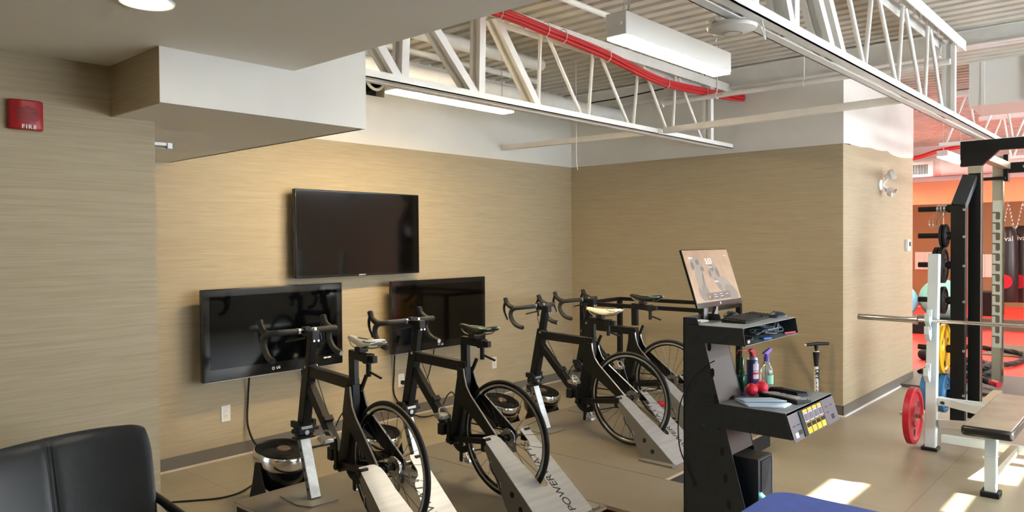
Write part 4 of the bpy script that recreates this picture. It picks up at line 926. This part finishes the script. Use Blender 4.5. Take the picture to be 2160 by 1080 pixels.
# spray can
t = empty('aerosol_can', (4.035, 1.79, ZT), 0, 'indigo aerosol can with a red straw nozzle on the lower tray', 'spray can')
lathe(bm := nb(), [(0, 0), (.031, 0), (.033, .004), (.033, .168), (.030, .176), (.022, .186), (.018, .19), (0, .19)], 32); obj('can_body', bm, 'can', t)
bm = nb(); 
for (a0, a1, z0, z1, m_) in ((-150, -60, .07, .115, 'labelp'), (-150, -60, .095, .108, 'labelr'), (-150, -60, .118, .155, 'labelp'), (-40, -25, .03, .15, 'labelp')):
    bm = nb(); n = 10; rr = .0334 if m_ == 'labelp' else .0338
    vs = [[bm.verts.new((rr*math.cos(R(a0+(a1-a0)*k/n)), rr*math.sin(R(a0+(a1-a0)*k/n)), z)) for k in range(n+1)] for z in (z0, z1)]
    for k in range(n): bm.faces.new((vs[0][k], vs[0][k+1], vs[1][k+1], vs[1][k]))
    obj('label_patch', bm, m_, t)
lathe(bm := nb(), [(.0305, .174), (.026, .186), (.018, .196), (0, .196)], 28); obj('shoulder_ring', bm, 'silver', t)
bm = nb(); prism(bm, [(-.012, .0), (.025, .0), (.022, .02), (.012, .036), (-.015, .045), (-.045, .040), (-.050, .034), (-.03, .026)], .022, lambda u, v, w_: (u, w_, .193+v)); obj('nozzle_cap', bm, 'labelr', t, .004)
bm = nb(); tube(bm, [(-.048, 0, .230), (-.12, .0, .240), (-.20, -.01, .252), (-.235, -.015, .235)], .0016, 6); obj('straw', bm, 'labelr', t)
# spray bottle
t = empty('spray_bottle', (4.12, 1.745, ZT), 0, 'clear spray bottle with a purple trigger head on the lower tray', 'bottle')
lathe(bm := nb(), [(0, 0), (.034, 0), (.037, .006), (.037, .095), (.034, .115), (.024, .140), (.014, .155), (.013, .165), (0, .165)], 32); obj('bottle_body', bm, 'clear', t)
bm = nb(); n = 10; vs = [[bm.verts.new((.0375*math.cos(R(-150+110*k/n)), .0375*math.sin(R(-150+110*k/n)), z)) for k in range(n+1)] for z in (.035, .085)]
for k in range(n): bm.faces.new((vs[0][k], vs[0][k+1], vs[1][k+1], vs[1][k]))
obj('label_patch', bm, 'labelg', t)
lathe(bm := nb(), [(.0155, .160), (.0155, .185), (.010, .19), (0, .19)], 20); obj('screw_collar', bm, 'purple', t)
bm = nb(); prism(bm, [(-.045, .026), (.05, .044), (.058, .036), (.055, .026), (.01, .012), (.008, .0), (-.010, .0), (-.012, .014), (-.04, .018)], .018, lambda u, v, w_: (u, w_, .187+v)); obj('trigger_head', bm, 'purple', t, .003)
bm = nb(); bar(bm, (.030, 0, .212), (.062, 0, .178), .010, .008, side=(0, 1, 0)); obj('trigger', bm, 'clear', t, .002)
bm = nb(); cyl(bm, (0, 0, .01), (0, 0, .16), .002, 8); obj('dip_tube', bm, 'whitep', t)
# green bottle
t = empty('green_bottle', (3.955, 1.815, ZT), 0, 'dark green square bottle with a long neck behind the spray can', 'bottle')
B('bottle_body', 'green', t, ((-.026, -.02, 0), (.026, .02, .095)), bevel=.006)
lathe(bm := nb(), [(.016, .093), (.016, .115), (.011, .12), (.011, .19), (.008, .196), (0, .196)], 20); obj('pump_neck', bm, 'green', t)
# markers etc
t = empty('marker_pen', (3.80, 1.80, ZT+.008), R(-60), 'black and silver marker pen on the left of the lower tray', 'pen'); bm = nb(); cyl(bm, (0, -.07, 0), (0, 0, 0), .008, 12); obj('cap', bm, 'rubber', t); cyl(bm := nb(), (0, 0, 0), (0, .06, 0), .007, 12); obj('barrel', bm, 'silver', t)
thing_box('black_case', (3.86, 1.84, ZT), (.06, .022, .035), 'gloss', 'small glossy black case leaning at the console web behind the marker', 'case', R(20), .006)
thing_box('ink_pad', (3.885, 1.785, ZT), (.055, .04, .016), 'can', 'small dark blue case next to the foam ball', 'case', R(10), .004)
# console cable
bm = nb(); tube(bm, spline([(3.596, 1.80, 1.02), (3.585, 1.86, .98), (3.58, 1.93, .90), (3.585, 2.0, .75), (3.58, 2.0, .55), (3.588, 1.95, .42), (3.59, 1.92, .36)], 6), .0035, 6)
t = tag(obj('loose_cable', bm, 'rubber'), 'thin black cable hanging loose down the side of the console', 'cable'); bm = nb(); cyl(bm, (3.59, 1.92, .37), (3.59, 1.915, .335), .007, 10); obj('plug', bm, 'rubber', t)

# floor pump leaning in the corner
t = empty('floor_pump', (7.02, 2.50, 0), 0, 'white and black bicycle floor pump standing by the wall corner', 'pump')
rotp = R(0)
B('foot', 'blackm', t, ((-.12, -.04, 0), (.12, .04, .025)), bevel=.008)
cyl(bm := nb(), (0, 0, .02), (0, 0, .50), .019, 20); obj('barrel', bm, 'whitep', t)
text('lettering', 'DRY', .05, 'textk', basis((-.0145, -.0145, .40), (0, 0, -1), (.7, -.7, 0)), t, bold=.003, space=.9)
bm = nb(); 
for k in range(5): tube(bm, [(-.0155-.0002, -.0125+.004*math.sin(k+q), .33-.035*k-.008*q) for q in range(4)], .0035, 6)
obj('printed_stripes', bm, 'textk', t)
lathe(bm := nb(), [(.019, .47), (.020, .50), (.026, .56), (.030, .60), (.024, .605), (0, .605)], 24); obj('gauge_collar', bm, 'rubber', t)
lathe(bm := nb(), [(.024, .604), (.030, .608), (.024, .612), (0, .612)], 24); obj('collar_ring', bm, 'whitep', t)
lathe(bm := nb(), [(.010, .61), (.018, .65), (.018, .67), (0, .67)], 16); obj('plunger', bm, 'rubber', t)
bm = nb(); tube(bm, [Vector((-.10, .06, .675)), Vector((0, 0, .68)), Vector((.115, -.07, .675))], [.014, .017, .014], 12); hd = obj('handle', bm, 'rubber', t)
cyl(bm := nb(), (-.10, .06, .675), (-.106, .0636, .675), .012, 12); obj('end_cap', bm, 'whitep', hd)

# ================================================================== ARMCHAIR
t = empty('armchair', (.90, 3.02, 0), 0, 'black leather armchair with chrome frame against the alarm wall', 'armchair')
def pad(u0, u1, z0, z1, dep, th, n=14, m=10, crown=.02):
    """curved backrest half, u across, concave to the front"""
    bm = nb(); G = []
    for s in (1, -1):
        g = []
        for a_ in range(n+1):
            row = []
            for b_ in range(m+1):
                u = u0+(u1-u0)*a_/n; v = b_/m; z = z0+(z1-z0)*v
                e = min(1, min(abs(u-u0), abs(u1-u), 9)/.05); e2 = min(1, min(v, 1-v)*(z1-z0)/.05)
                y = .09-.10*(abs(u)/.34)**2.4*1.0+(z-.45)*.16
                bulge = th*.5*math.sqrt(max(0, 1-(1-e)**2))*math.sqrt(max(0, 1-(1-e2)**2))+.004
                zz = z+crown*(u/.34)**1
                row.append(bm.verts.new((u, y-s*bulge, zz)))
            g.append(row)
        G.append(g)
    for g in G:
        for a_ in range(n):
            for b_ in range(m): bm.faces.new((g[a_][b_], g[a_+1][b_], g[a_+1][b_+1], g[a_][b_+1]))
    for a_ in range(n):
        for b_ in (0, m): bm.faces.new((G[0][a_][b_], G[0][a_+1][b_], G[1][a_+1][b_], G[1][a_][b_]))
    for b_ in range(m):
        for a_ in (0, n): bm.faces.new((G[0][a_][b_], G[0][a_][b_+1], G[1][a_][b_+1], G[1][a_][b_]))
    return bm
def backrest():
    bm = nb(); n, m = 36, 18; G = []; hwid = .345
    for s in (1, -1):
        g = []
        for a_ in range(n+1):
            row = []
            for b_ in range(m+1):
                U = -1+2*a_/n; V = b_/m
                z = .42+.50*V; taper = 1-.10*(1-V)**1.6-.04*max(0, V-.86)/.14
                u = U*hwid*taper
                k = (1-abs(U)**7)*(1-abs(2*V-1)**7)
                th = .028*max(0, k)**.45+.004
                y = .055-.13*abs(U)**2.6+.17*(V-.3)
                zz = z+(.018*(U) if V > .3 else 0)-.012*max(0, abs(U)-.9)/.1*(1 if V > .8 else 0)
                seam = .010*math.exp(-((u-.02)/.006)**2) if s > 0 else 0
                row.append(bm.verts.new((u, y-s*th+seam, zz)))
            g.append(row)
        G.append(g)
    for g in G:
        for a_ in range(n):
            for b_ in range(m): bm.faces.new((g[a_][b_], g[a_+1][b_], g[a_+1][b_+1], g[a_][b_+1]))
    for a_ in range(n):
        for b_ in (0, m): bm.faces.new((G[0][a_][b_], G[0][a_+1][b_], G[1][a_+1][b_], G[1][a_][b_]))
    for b_ in range(m):
        for a_ in (0, n): bm.faces.new((G[0][a_][b_], G[0][a_][b_+1], G[1][a_][b_+1], G[1][a_][b_]))
    return bm
bk_ = obj('backrest', backrest(), 'leather', t, smooth=75)
md = bk_.modifiers.new('sub', 'SUBSURF'); md.levels = md.render_levels = 1
bm = nb()
for dx in (-.006, .006): tube(bm, [(.02+dx*1.3, .055+.17*(V-.3)-.0335, .42+.50*V) for V in [.05+.9*q/14 for q in range(15)]], .0022, 6)
obj('seam_stitching', bm, 'rubber', bk_)
B('seat', 'leather', t, ((-.29, -.52, .36), (.29, .0, .47)), bevel=.04)
for s in (-1, 1):
    bm = nb(); P_ = spline([(s*.335, .02, .665), (s*.350, -.12, .64), (s*.358, -.26, .620), (s*.358, -.42, .615)], 5); tube(bm, P_, .016, 12); ar = obj('armrest', bm, 'rubber', t)
    bm = nb(); tube(bm, spline([(s*.338, .03, .60), (s*.345, .0, .645), (s*.353, -.14, .619), (s*.361, -.27, .600), (s*.362, -.43, .59), (s*.360, -.50, .50), (s*.355, -.52, .05), (s*.355, -.50, .012), (s*.34, -.1, .012), (s*.33, .05, .012)], 6), .011, 12); obj('side_frame', bm, 'chrome', t)
    bm = nb(); tube(bm, [(s*.30, .045, .60), (s*.30, .035, .38)], .010, 10); obj('back_upright', bm, 'chrome', t)
bm = nb(); cyl(bm, (-.355, -.52, .34), (.355, -.52, .34), .010, 10); cyl(bm, (-.30, .02, .37), (.30, .02, .37), .010, 10); cyl(bm, (-.335, .04, .012), (.335, .04, .012), .010, 10); cyl(bm, (-.335, .03, .60), (-.30, .045, .60), .009, 8); cyl(bm, (.335, .03, .60), (.30, .045, .60), .009, 8)
cyl(bm, (-.30, .02, .37), (-.30, -.52, .345), .010, 10); cyl(bm, (.30, .02, .37), (.30, -.52, .345), .010, 10); obj('cross_bars', bm, 'chrome', t)

# blue treatment table
t = empty('treatment_table', (2.10, .92, 0), 0, 'blue upholstered table whose corner fills the bottom edge', 'table')
bm = nb(); prism(bm, [(.94+.0-.10+.10*math.cos(a_*PI/12), .33-.10+.10*math.sin(a_*PI/12)) for a_ in range(7)]+[(-.9, .33), (-.9, -.33), (.94, -.33)], .06, lambda u, v, w_: (u, v, .583+w_)); obj('padded_top', bm, 'bluew', t, .018, seg=3)
B('frame', 'black', t, ((-.85, -.28, .50), (.86, .28, .553)))
for x_ in (-.8, .8):
    for y_ in (-.24, .24): B('leg', 'black', t, ((x_-.02, y_-.02, 0), (x_+.02, y_+.02, .5)))

# ================================================================== BENCH PRESS
t = empty('bench_press', (6.0, .88, 0), 0, 'pale-framed weight bench with black pad and barbell uprights', 'weight bench')
lo = lambda x_, y_, z_=0: Vector((x_-6.0, y_-.88, z_))
for s, nm in ((1, 1.435), (-1, .325)):
    o = nb(); bar(o, lo(6.50, nm, .02), lo(6.60, nm, 1.525), .075, .075, side=(0, 1, 0)); up = obj('upright', o, 'framew', t, .004)
    o = nb(); cbox(o, lo(6.50, nm, .0125), (.115, .115, .025)); obj('rubber_foot', o, 'rubber', up, .004)
    for zc in (1.08, .98, .66):
        o = nb(); prism(o, [(-.035, -.075), (.0, -.09), (.03, -.05), (.03, .06), (.0, .05), (-.01, .0), (-.06, .0), (-.065, .03), (-.075, .03), (-.075, -.03)], .035, lambda u, v, w_, zc=zc, nm=nm: tuple(lo(6.54+(zc-.9)*.066+(-.07)+u*.9, nm+s*.012+w_, zc+v-.04))); obj('bar_hook', o, 'framew', t, .002)
o = nb(); bar(o, lo(6.53, .325, .38), lo(6.53, 1.435, .38), .05, .06, side=(1, 0, 0)); obj('cross_beam', o, 'framew', t, .003)
o = nb(); bar(o, lo(6.60, 1.40, .375), lo(6.30, .96, .375), .06, .045, side=(0, 0, 1)); obj('upper_arm', o, 'framew', t, .003)
o = nb(); bar(o, lo(6.56, 1.40, .20), lo(6.02, .96, .34), .06, .045, side=(0, 0, 1)); obj('lower_arm', o, 'framew', t, .003)
o = nb()
for zc in (.375, .20): cyl(o, lo(6.52, 1.37, zc), lo(6.495, 1.35, zc), .012, 12)
obj('arm_bolts', o, 'rubber', t)
o = nb(); cbox(o, lo(6.06, .885, .43), (1.30, .285, .065)); pad_ = obj('bench_pad', o, 'vinylb', t, .022, seg=3); o = nb(); cbox(o, lo(6.06, .885, .462), (1.27, .255, .005)); obj('pad_glare', o, 'padglare', pad_, .002)
o = nb(); bar(o, lo(5.55, .885, .38), lo(6.55, .885, .36), .06, .05, side=(0, 1, 0)); obj('spine_beam', o, 'framew', t, .003)
o = nb(); bar(o, lo(5.60, .885, .385), lo(5.565, .885, .25), .065, .075, side=(0, 1, 0)); bar(o, lo(5.565, .885, .26), lo(5.57, .885, .025), .065, .075, side=(0, 1, 0)); obj('front_leg', o, 'framew', t, .004)
o = nb(); cbox(o, lo(5.57, .885, .0175), (.11, .105, .035)); obj('rubber_foot', o, 'rubber', t, .004)
o = nb(); bar(o, lo(5.62, .885, .14), lo(6.5, .885, .10), .05, .06, side=(0, 1, 0)); obj('lower_beam', o, 'champ', t, .003)
o = nb(); bar(o, lo(6.50, .40, .10), lo(6.50, 1.36, .10), .05, .06); obj('lower_cross_beam', o, 'framew', t, .003)
o = nb(); bar(o, lo(6.52, 1.47, .245), lo(6.52, 1.66, .245), .03, .03); obj('plate_horn', o, 'chrome', t)
# barbell
t = empty('barbell', (6.52, .91, 1.005), 0, 'chrome barbell resting across the bench uprights', 'barbell')
cyl(bm := nb(), (0, -.62, 0), (0, .62, 0), .014, 18); obj('shaft', bm, 'chrome', t)
for s in (-1, 1):
    lathe(bm := nb(), [(.014, 0), (.036, 0), (.036, .014), (.030, .018), (.034, .022), (.034, .034), (.025, .036), (.025, .44), (.022, .445), (0, .445)], 28, (0, s*.625, 0), Matrix.Rotation(-s*PI/2, 3, 'X')); obj('sleeve', bm, 'chrome', t)
# plates
def plate(name, loc, r, th, m, label, hole=.026, tilt=None, spokes=True, group=None):
    t = empty(name, loc, 0, label, 'weight plate', group); rm = Matrix.Rotation(PI/2, 3, 'X')
    if tilt: rm = Euler(tilt).to_matrix()@rm
    h = th/2
    lathe(bm := nb(), [(r-.012, -h), (r, -h+.006), (r, h-.006), (r-.012, h), (r*.84, h), (r*.80, h*.4), (r*.42, h*.4), (r*.36, h*.9), (hole, h*.9), (hole, -h*.9), (r*.36, -h*.9), (r*.42, -h*.4), (r*.80, -h*.4), (r*.84, -h)], 56, rot=rm, closed=True); obj('disc', bm, m, t)
    if spokes:
        bm = nb()
        for k in range(3):
            a_ = 2*PI*k/3+.5; lathe(bm, [(.0, -h*.45), (r*.12, -h*.45), (r*.12, h*.45), (0, h*.45)], 16, rm@Vector((r*.6*math.cos(a_), r*.6*math.sin(a_), 0)), rm)
        obj('grip_holes', bm, 'dark', t)
    lathe(bm := nb(), [(hole, -h*.95), (hole+.012, -h*.95), (hole+.012, h*.95), (hole, h*.95)], 24, rot=rm, closed=True); obj('centre_ring', bm, 'silver', t)
    return t
plate('bumper_plate', (6.52, 1.565, .245), .225, .055, 'redr', 'red bumper plate low on the outside of the bench upright')
# ================================================================== SQUAT RACK
t = empty('squat_rack', (7.67, 1.45, 0), 0, 'tall black and champagne double squat rack with plate horns', 'squat rack')
l2 = lambda x_, y_, z_: Vector((x_-7.67, y_-1.45, z_))
o = nb(); bar(o, l2(7.67, 1.475, 0), l2(7.67, 1.475, 1.94), .115, .075, side=(0, 1, 0)); obj('storage_post', o, 'black', t, .003)
o = nb(); bar(o, l2(7.67, 1.475, 1.93), l2(7.86, 1.42, 2.20), .115, .075, side=(0, 1, 0)); obj('bent_brace', o, 'kiosk', t, .003)
o = nb(); bar(o, l2(7.90, 1.385, 0), l2(7.90, 1.385, 2.305), .10, .10, side=(0, 1, 0)); fp = obj('rear_upright', o, 'black', t, .003)
o = nb(); box(o, l2(7.845, 1.333, .0), l2(7.853, 1.337, 2.25)); obj('bright_edge', o, 'champ', fp)
o = nb(); box(o, l2(7.846, 1.332, 2.235), l2(7.852, 1.438, 2.30)); obj('collar_band', o, 'champ', fp)
o = nb(); box(o, l2(7.846, 1.333, .30), l2(7.848, 1.437, .75)); 
o = nb(); prism(o, [(1.50, 2.30), (1.50, 2.53), (-.2, 2.53), (-.2, 2.43), (1.20, 2.43), (1.33, 2.30)], .06, lambda u, v, w_: tuple(l2(7.88+w_, u, v))); obj('top_beam', o, 'black', t, .003)
o = nb(); box(o, l2(7.91, 1.38, 2.40), l2(9.78, 1.47, 2.47)); obj('depth_beam', o, 'champ', t, .003)
o = nb(); box(o, l2(7.95, 1.34, .02), l2(9.04, 1.42, .08)); obj('floor_beam', o, 'champ', t, .003)
o = nb(); bar(o, l2(9.79, 1.50, .036), l2(9.79, 1.50, 2.55), .105, .075, side=(0, 1, 0)); fu = obj('slotted_upright', o, 'champ', t, .003)
# slotted plate
o = nb(); holes = []
zs = [.515+.1145*k for k in range(13)]
prof = [(1.545, .43), (1.452, .43), (1.452, 2.06), (1.545, 2.06)]
bm = nb(); box(bm, l2(9.745, 1.452, .43), l2(9.751, 1.545, 2.06)); sp_ = obj('slot_plate', bm, 'slot', fu)
bm = nb()
for z in zs:
    prism(bm, [(1.547, z+.045), (1.547, z+.03), (1.515, z+.03), (1.515, z-.03), (1.505, z-.04), (1.485, z-.04), (1.475, z-.03), (1.475, z+.035), (1.485, z+.045)], .003, lambda u, v, w_: tuple(l2(9.7438+w_, u, v)))
obj('bar_slots', bm, 'taupe', sp_)
o = nb(); box(o, l2(9.74, 1.436, .036), l2(9.75, 1.450, 2.3)); obj('bright_edge', o, 'chrome', fu)
o = nb(); box(o, l2(9.72, 1.40, 2.27), l2(9.84, 1.445, 2.56)); box(o, l2(9.74, -.2, 2.36), l2(9.82, 1.40, 2.47)); obj('pull_up_beam', o, 'black', t, .003)
for a_, b_, c_ in ((1.42, 1.75, 2.30), (1.40, 1.62, 2.50)):
    cyl(bm := nb(), l2(9.70, a_, c_), l2(9.70, b_ if b_ == 1.75 else 1.40, c_), .018, 12); obj('pull_up_grip', bm, 'rubber', t)
o = nb(); 
for y_ in (1.25, .95): cyl(o, l2(9.74, y_, 2.42), l2(9.725, y_, 2.42), .018, 12)
obj('beam_bolts', o, 'silver', t)
o = nb()
for z in (1.90, 1.66, 1.40, 1.08, .64, .24): cyl(o, l2(7.635, 1.425, z), l2(7.62, 1.425, z), .012, 10)
obj('post_bolts', o, 'silver', t)
for z in (1.914, 1.671, 1.405, 1.085, .645, .24):
    cyl(bm := nb(), l2(7.67, 1.53, z), l2(7.67, 1.80, z), .024, 16); hn = obj('plate_horn', bm, 'rubber', t)
    lathe(bm := nb(), [(.024, 0), (.036, 0), (.036, .03), (.024, .03)], 16, l2(7.67, 1.532, z), Matrix.Rotation(-PI/2, 3, 'X')); obj('horn_collar', bm, 'rubber', hn)
for k in range(3): plate('spring_collar', (7.67, 1.585+.027*k, 1.914), .036, .018, 'chrome', ('chrome spring collar nearest the post on the top horn', 'middle chrome spring collar on the top horn', 'outermost chrome spring collar on the top horn')[k], spokes=False, group='spring collars on the top horn')['category'] = 'spring collar'
for k in range(4):
    t = empty('snap_hook', (7.66, 1.585+.03*k, 1.80), 0, ('bright snap hook under the top horn, nearest the rack post', 'bright snap hook under the top horn, second from the rack post', 'bright snap hook under the top horn, third from the rack post', 'bright snap hook under the top horn, farthest from the rack post')[k], 'hook', 'snap hooks under the top horn')
    bm = nb(); tube(bm, spline([(0, 0, .09), (0, .004, .05), (0, .03, .02), (0, .035, -.03), (0, .01, -.06), (0, -.01, -.045)], 5), .0035, 6); obj('hook_wire', bm, 'chrome', t)
for x_, y_, z_, r_, th, m_, lab in ((7.67, 1.575, 1.671, .105, .028, 'rubber', 'small black plate nearest the post on the second horn'), (7.67, 1.605, 1.671, .105, .028, 'rubber', 'outer small black plate on the second horn'),
    (7.67, 1.60, 1.405, .165, .045, 'rubber', 'medium black plate nearest the post on the third horn'), (7.67, 1.645, 1.405, .165, .04, 'rubber', 'outer medium black plate on the third horn, behind the bench upright'),
    (7.67, 1.595, 1.085, .125, .04, 'rubber', 'black plate on the fourth horn above the yellow plate'),
    (7.67, 1.590, .645, .225, .045, 'yellow', 'yellow plate on the squat rack horn, facing away from the post'), 
    (7.67, 1.585, .24, .176, .05, 'blue', 'dark blue bumper plate nearest the post on the bottom horn'), (7.67, 1.65, .24, .176, .06, 'blue', 'middle blue bumper plate on the bottom horn'), (7.67, 1.722, .24, .176, .06, 'blue', 'outermost blue bumper plate on the bottom horn')):
    plate('weight_plate', (x_, y_, z_), r_, th, m_, lab, group='plates stored on the squat rack')
# ---------------------------------------------------------------- studio contents
tag(B('rubber_mat', 'greymat', None, ((9.05, -.5, .002), (10.35, 2.30, .035))), 'thick dark grey rubber mat edge at the end of the return wall', 'mat')
tag(B('floor_mat', 'taupe', None, ((12.2, -2.0, .004), (13.5, 2.05, .02))), 'taupe mat on the red studio floor', 'mat')
def rope(pts, label):
    t = empty('battle_rope', pts[0], 0, label, 'rope', 'battle ropes'); P_ = [Vector(p)-Vector(pts[0]) for p in spline(pts, 9)]
    bm = nb(); tube(bm, P_, .03, 10); obj('rope_core', bm, 'blackm', t)
    bm = nb(); s = 0
    for st in range(3):
        Q = []
        for k, p_ in enumerate(P_):
            d_ = (P_[min(k+1, len(P_)-1)]-P_[max(k-1, 0)]); 
            if d_.length < 1e-6: d_ = Vector((1, 0, 0))
            a_, b_ = frame_of(d_); th = k*.9+st*2*PI/3; Q.append(p_+(a_*math.cos(th)+b_*math.sin(th))*.018)
        tube(bm, Q, .021, 7)
    obj('rope_strands', bm, 'rubber', t); 
    bm = nb(); d_ = (P_[-1]-P_[-2]).normalized(); cyl(bm, P_[-1]-d_*.02, P_[-1]+d_*.1, .034, 12); obj('end_cap', bm, 'redr', t)
rope([(9.9, 2.3, .05), (10.6, 2.2, .05), (11.6, 2.4, .05), (12.6, 2.3, .05), (12.3, 1.6, .05), (11.3, 1.55, .05), (10.9, 1.9, .05), (10.5, 2.0, .05)], 'black battle rope with a long loop on the red floor')
rope([(10.7, 2.4, .05), (11.2, 2.1, .05), (10.8, 1.7, .05), (10.3, 2.0, .09), (10.0, 1.7, .08), (10.4, 1.6, .10), (9.9, 1.9, .10), (9.6, 1.75, .12), (9.35, 1.48, .10)], 'black battle rope piled behind the rack with a red end cap')
rope([(10.2, 2.1, .14), (10.6, 1.9, .15), (10.2, 1.65, .16), (9.9, 1.8, .16), (10.1, 2.1, .15), (9.7, 2.2, .10), (9.5, 2.0, .06), (9.6, 1.8, .06)], 'black battle rope coiled on top of the pile')
def gymball(x_, y_, z_, r, m, label):
    bm = nb(); bmesh.ops.create_uvsphere(bm, u_segments=48, v_segments=32, radius=r); o = obj('exercise_ball', bm, m, smooth=180); o.location = (x_, y_, z_); tag(o, label, 'exercise ball')
thing_box('step_box', (14.5, 3.3, .004), (.5, 1.5, .26), 'blackm', 'low black box under the exercise balls', 'box', 0, .01)
gymball(14.5, 3.05, .265+.34, .34, 'teal', 'teal exercise ball behind the bench upright'); gymball(14.3, 3.65, .265+.29, .29, 'lblue', 'light blue exercise ball peeking past the return wall')
bm = nb(); bmesh.ops.create_icosphere(bm, subdivisions=3, radius=.075); o = obj('medicine_ball', bm, 'rubber', smooth=180); o.location = (11.2, 2.56, .08); tag(o, 'small black medicine ball on the red floor', 'ball')
# objects standing in for the mirror's reflection
for (y0, y1, z0, z1, lab) in ((4.55, 5.0, .86, 1.3, 'pale square wall board seen left of the rack'), (3.2, 3.75, .70, 1.25, 'pale square wall board seen right of the black rack post')):
    t = empty('wall_board', (XF2, y0, z0), 0, lab, 'board'); B('panel', 'whitep', t, ((-.03, 0, 0), (0, y1-y0, z1-z0))); B('joint_line', 'silver', t, ((-.034, (y1-y0)*.5, 0), (-.029, (y1-y0)*.5+.012, z1-z0)))
thing_box('plyo_box', (18.6, 3.05, .004), (.6, .55, .50), 'rubber', 'black block in the built mirror reflection, beside the punch bags', 'box', 0, .01)
def bag(x_, y_, zb_, h, r, label):
    t = empty('punch_bag', (x_, y_, zb_), 0, label, 'punch bag', 'hanging punch bags')
    lathe(bm := nb(), [(0, 0), (r*.9, .01), (r, .05), (r*.98, h*.5), (r*.92, h*.8), (r*.80, h*.93), (r*.5, h), (0, h)], 32); obj('bag_body', bm, 'bag', t)
    lathe(bm := nb(), [(0, -.003), (.13, -.003), (.13, .003), (0, .003)], 24, (-r*.99, .03, h*.28), Matrix.Rotation(PI/2, 3, 'Y')); obj('red_patch', bm, 'redr', t)
    text('lettering', 'rival', .13, 'textw', basis((-r*.97-.01, 0, h*.84), (0, -1, 0), (0, 0, 1)), t)
    for s in (-1, 1):
        bm = nb(); p0 = Vector((0, s*r*.5, h*.97)); p1 = Vector((0, 0, h+.45)); n = 14
        for k in range(n):
            c = p0.lerp(p1, (k+.5)/n); tube(bm, [c+Vector((.012*math.cos(a_*PI/4)*(k % 2), .012*math.cos(a_*PI/4)*((k+1) % 2), .026*math.sin(a_*PI/4))) for a_ in range(8)], .004, 5, True)
        obj('chain', bm, 'chrome', t)
    bm = nb(); cyl(bm, (0, 0, h+.45), (0, 0, 4.2-zb_), .008, 8); obj('drop_rod', bm, 'steelw', t)
bag(16.9, 2.20, .42, 1.45, .20, 'black punch bag with red patch, right of the two'); bag(16.4, 2.36, .45, 1.40, .17, 'black punch bag partly behind the slotted rack column')
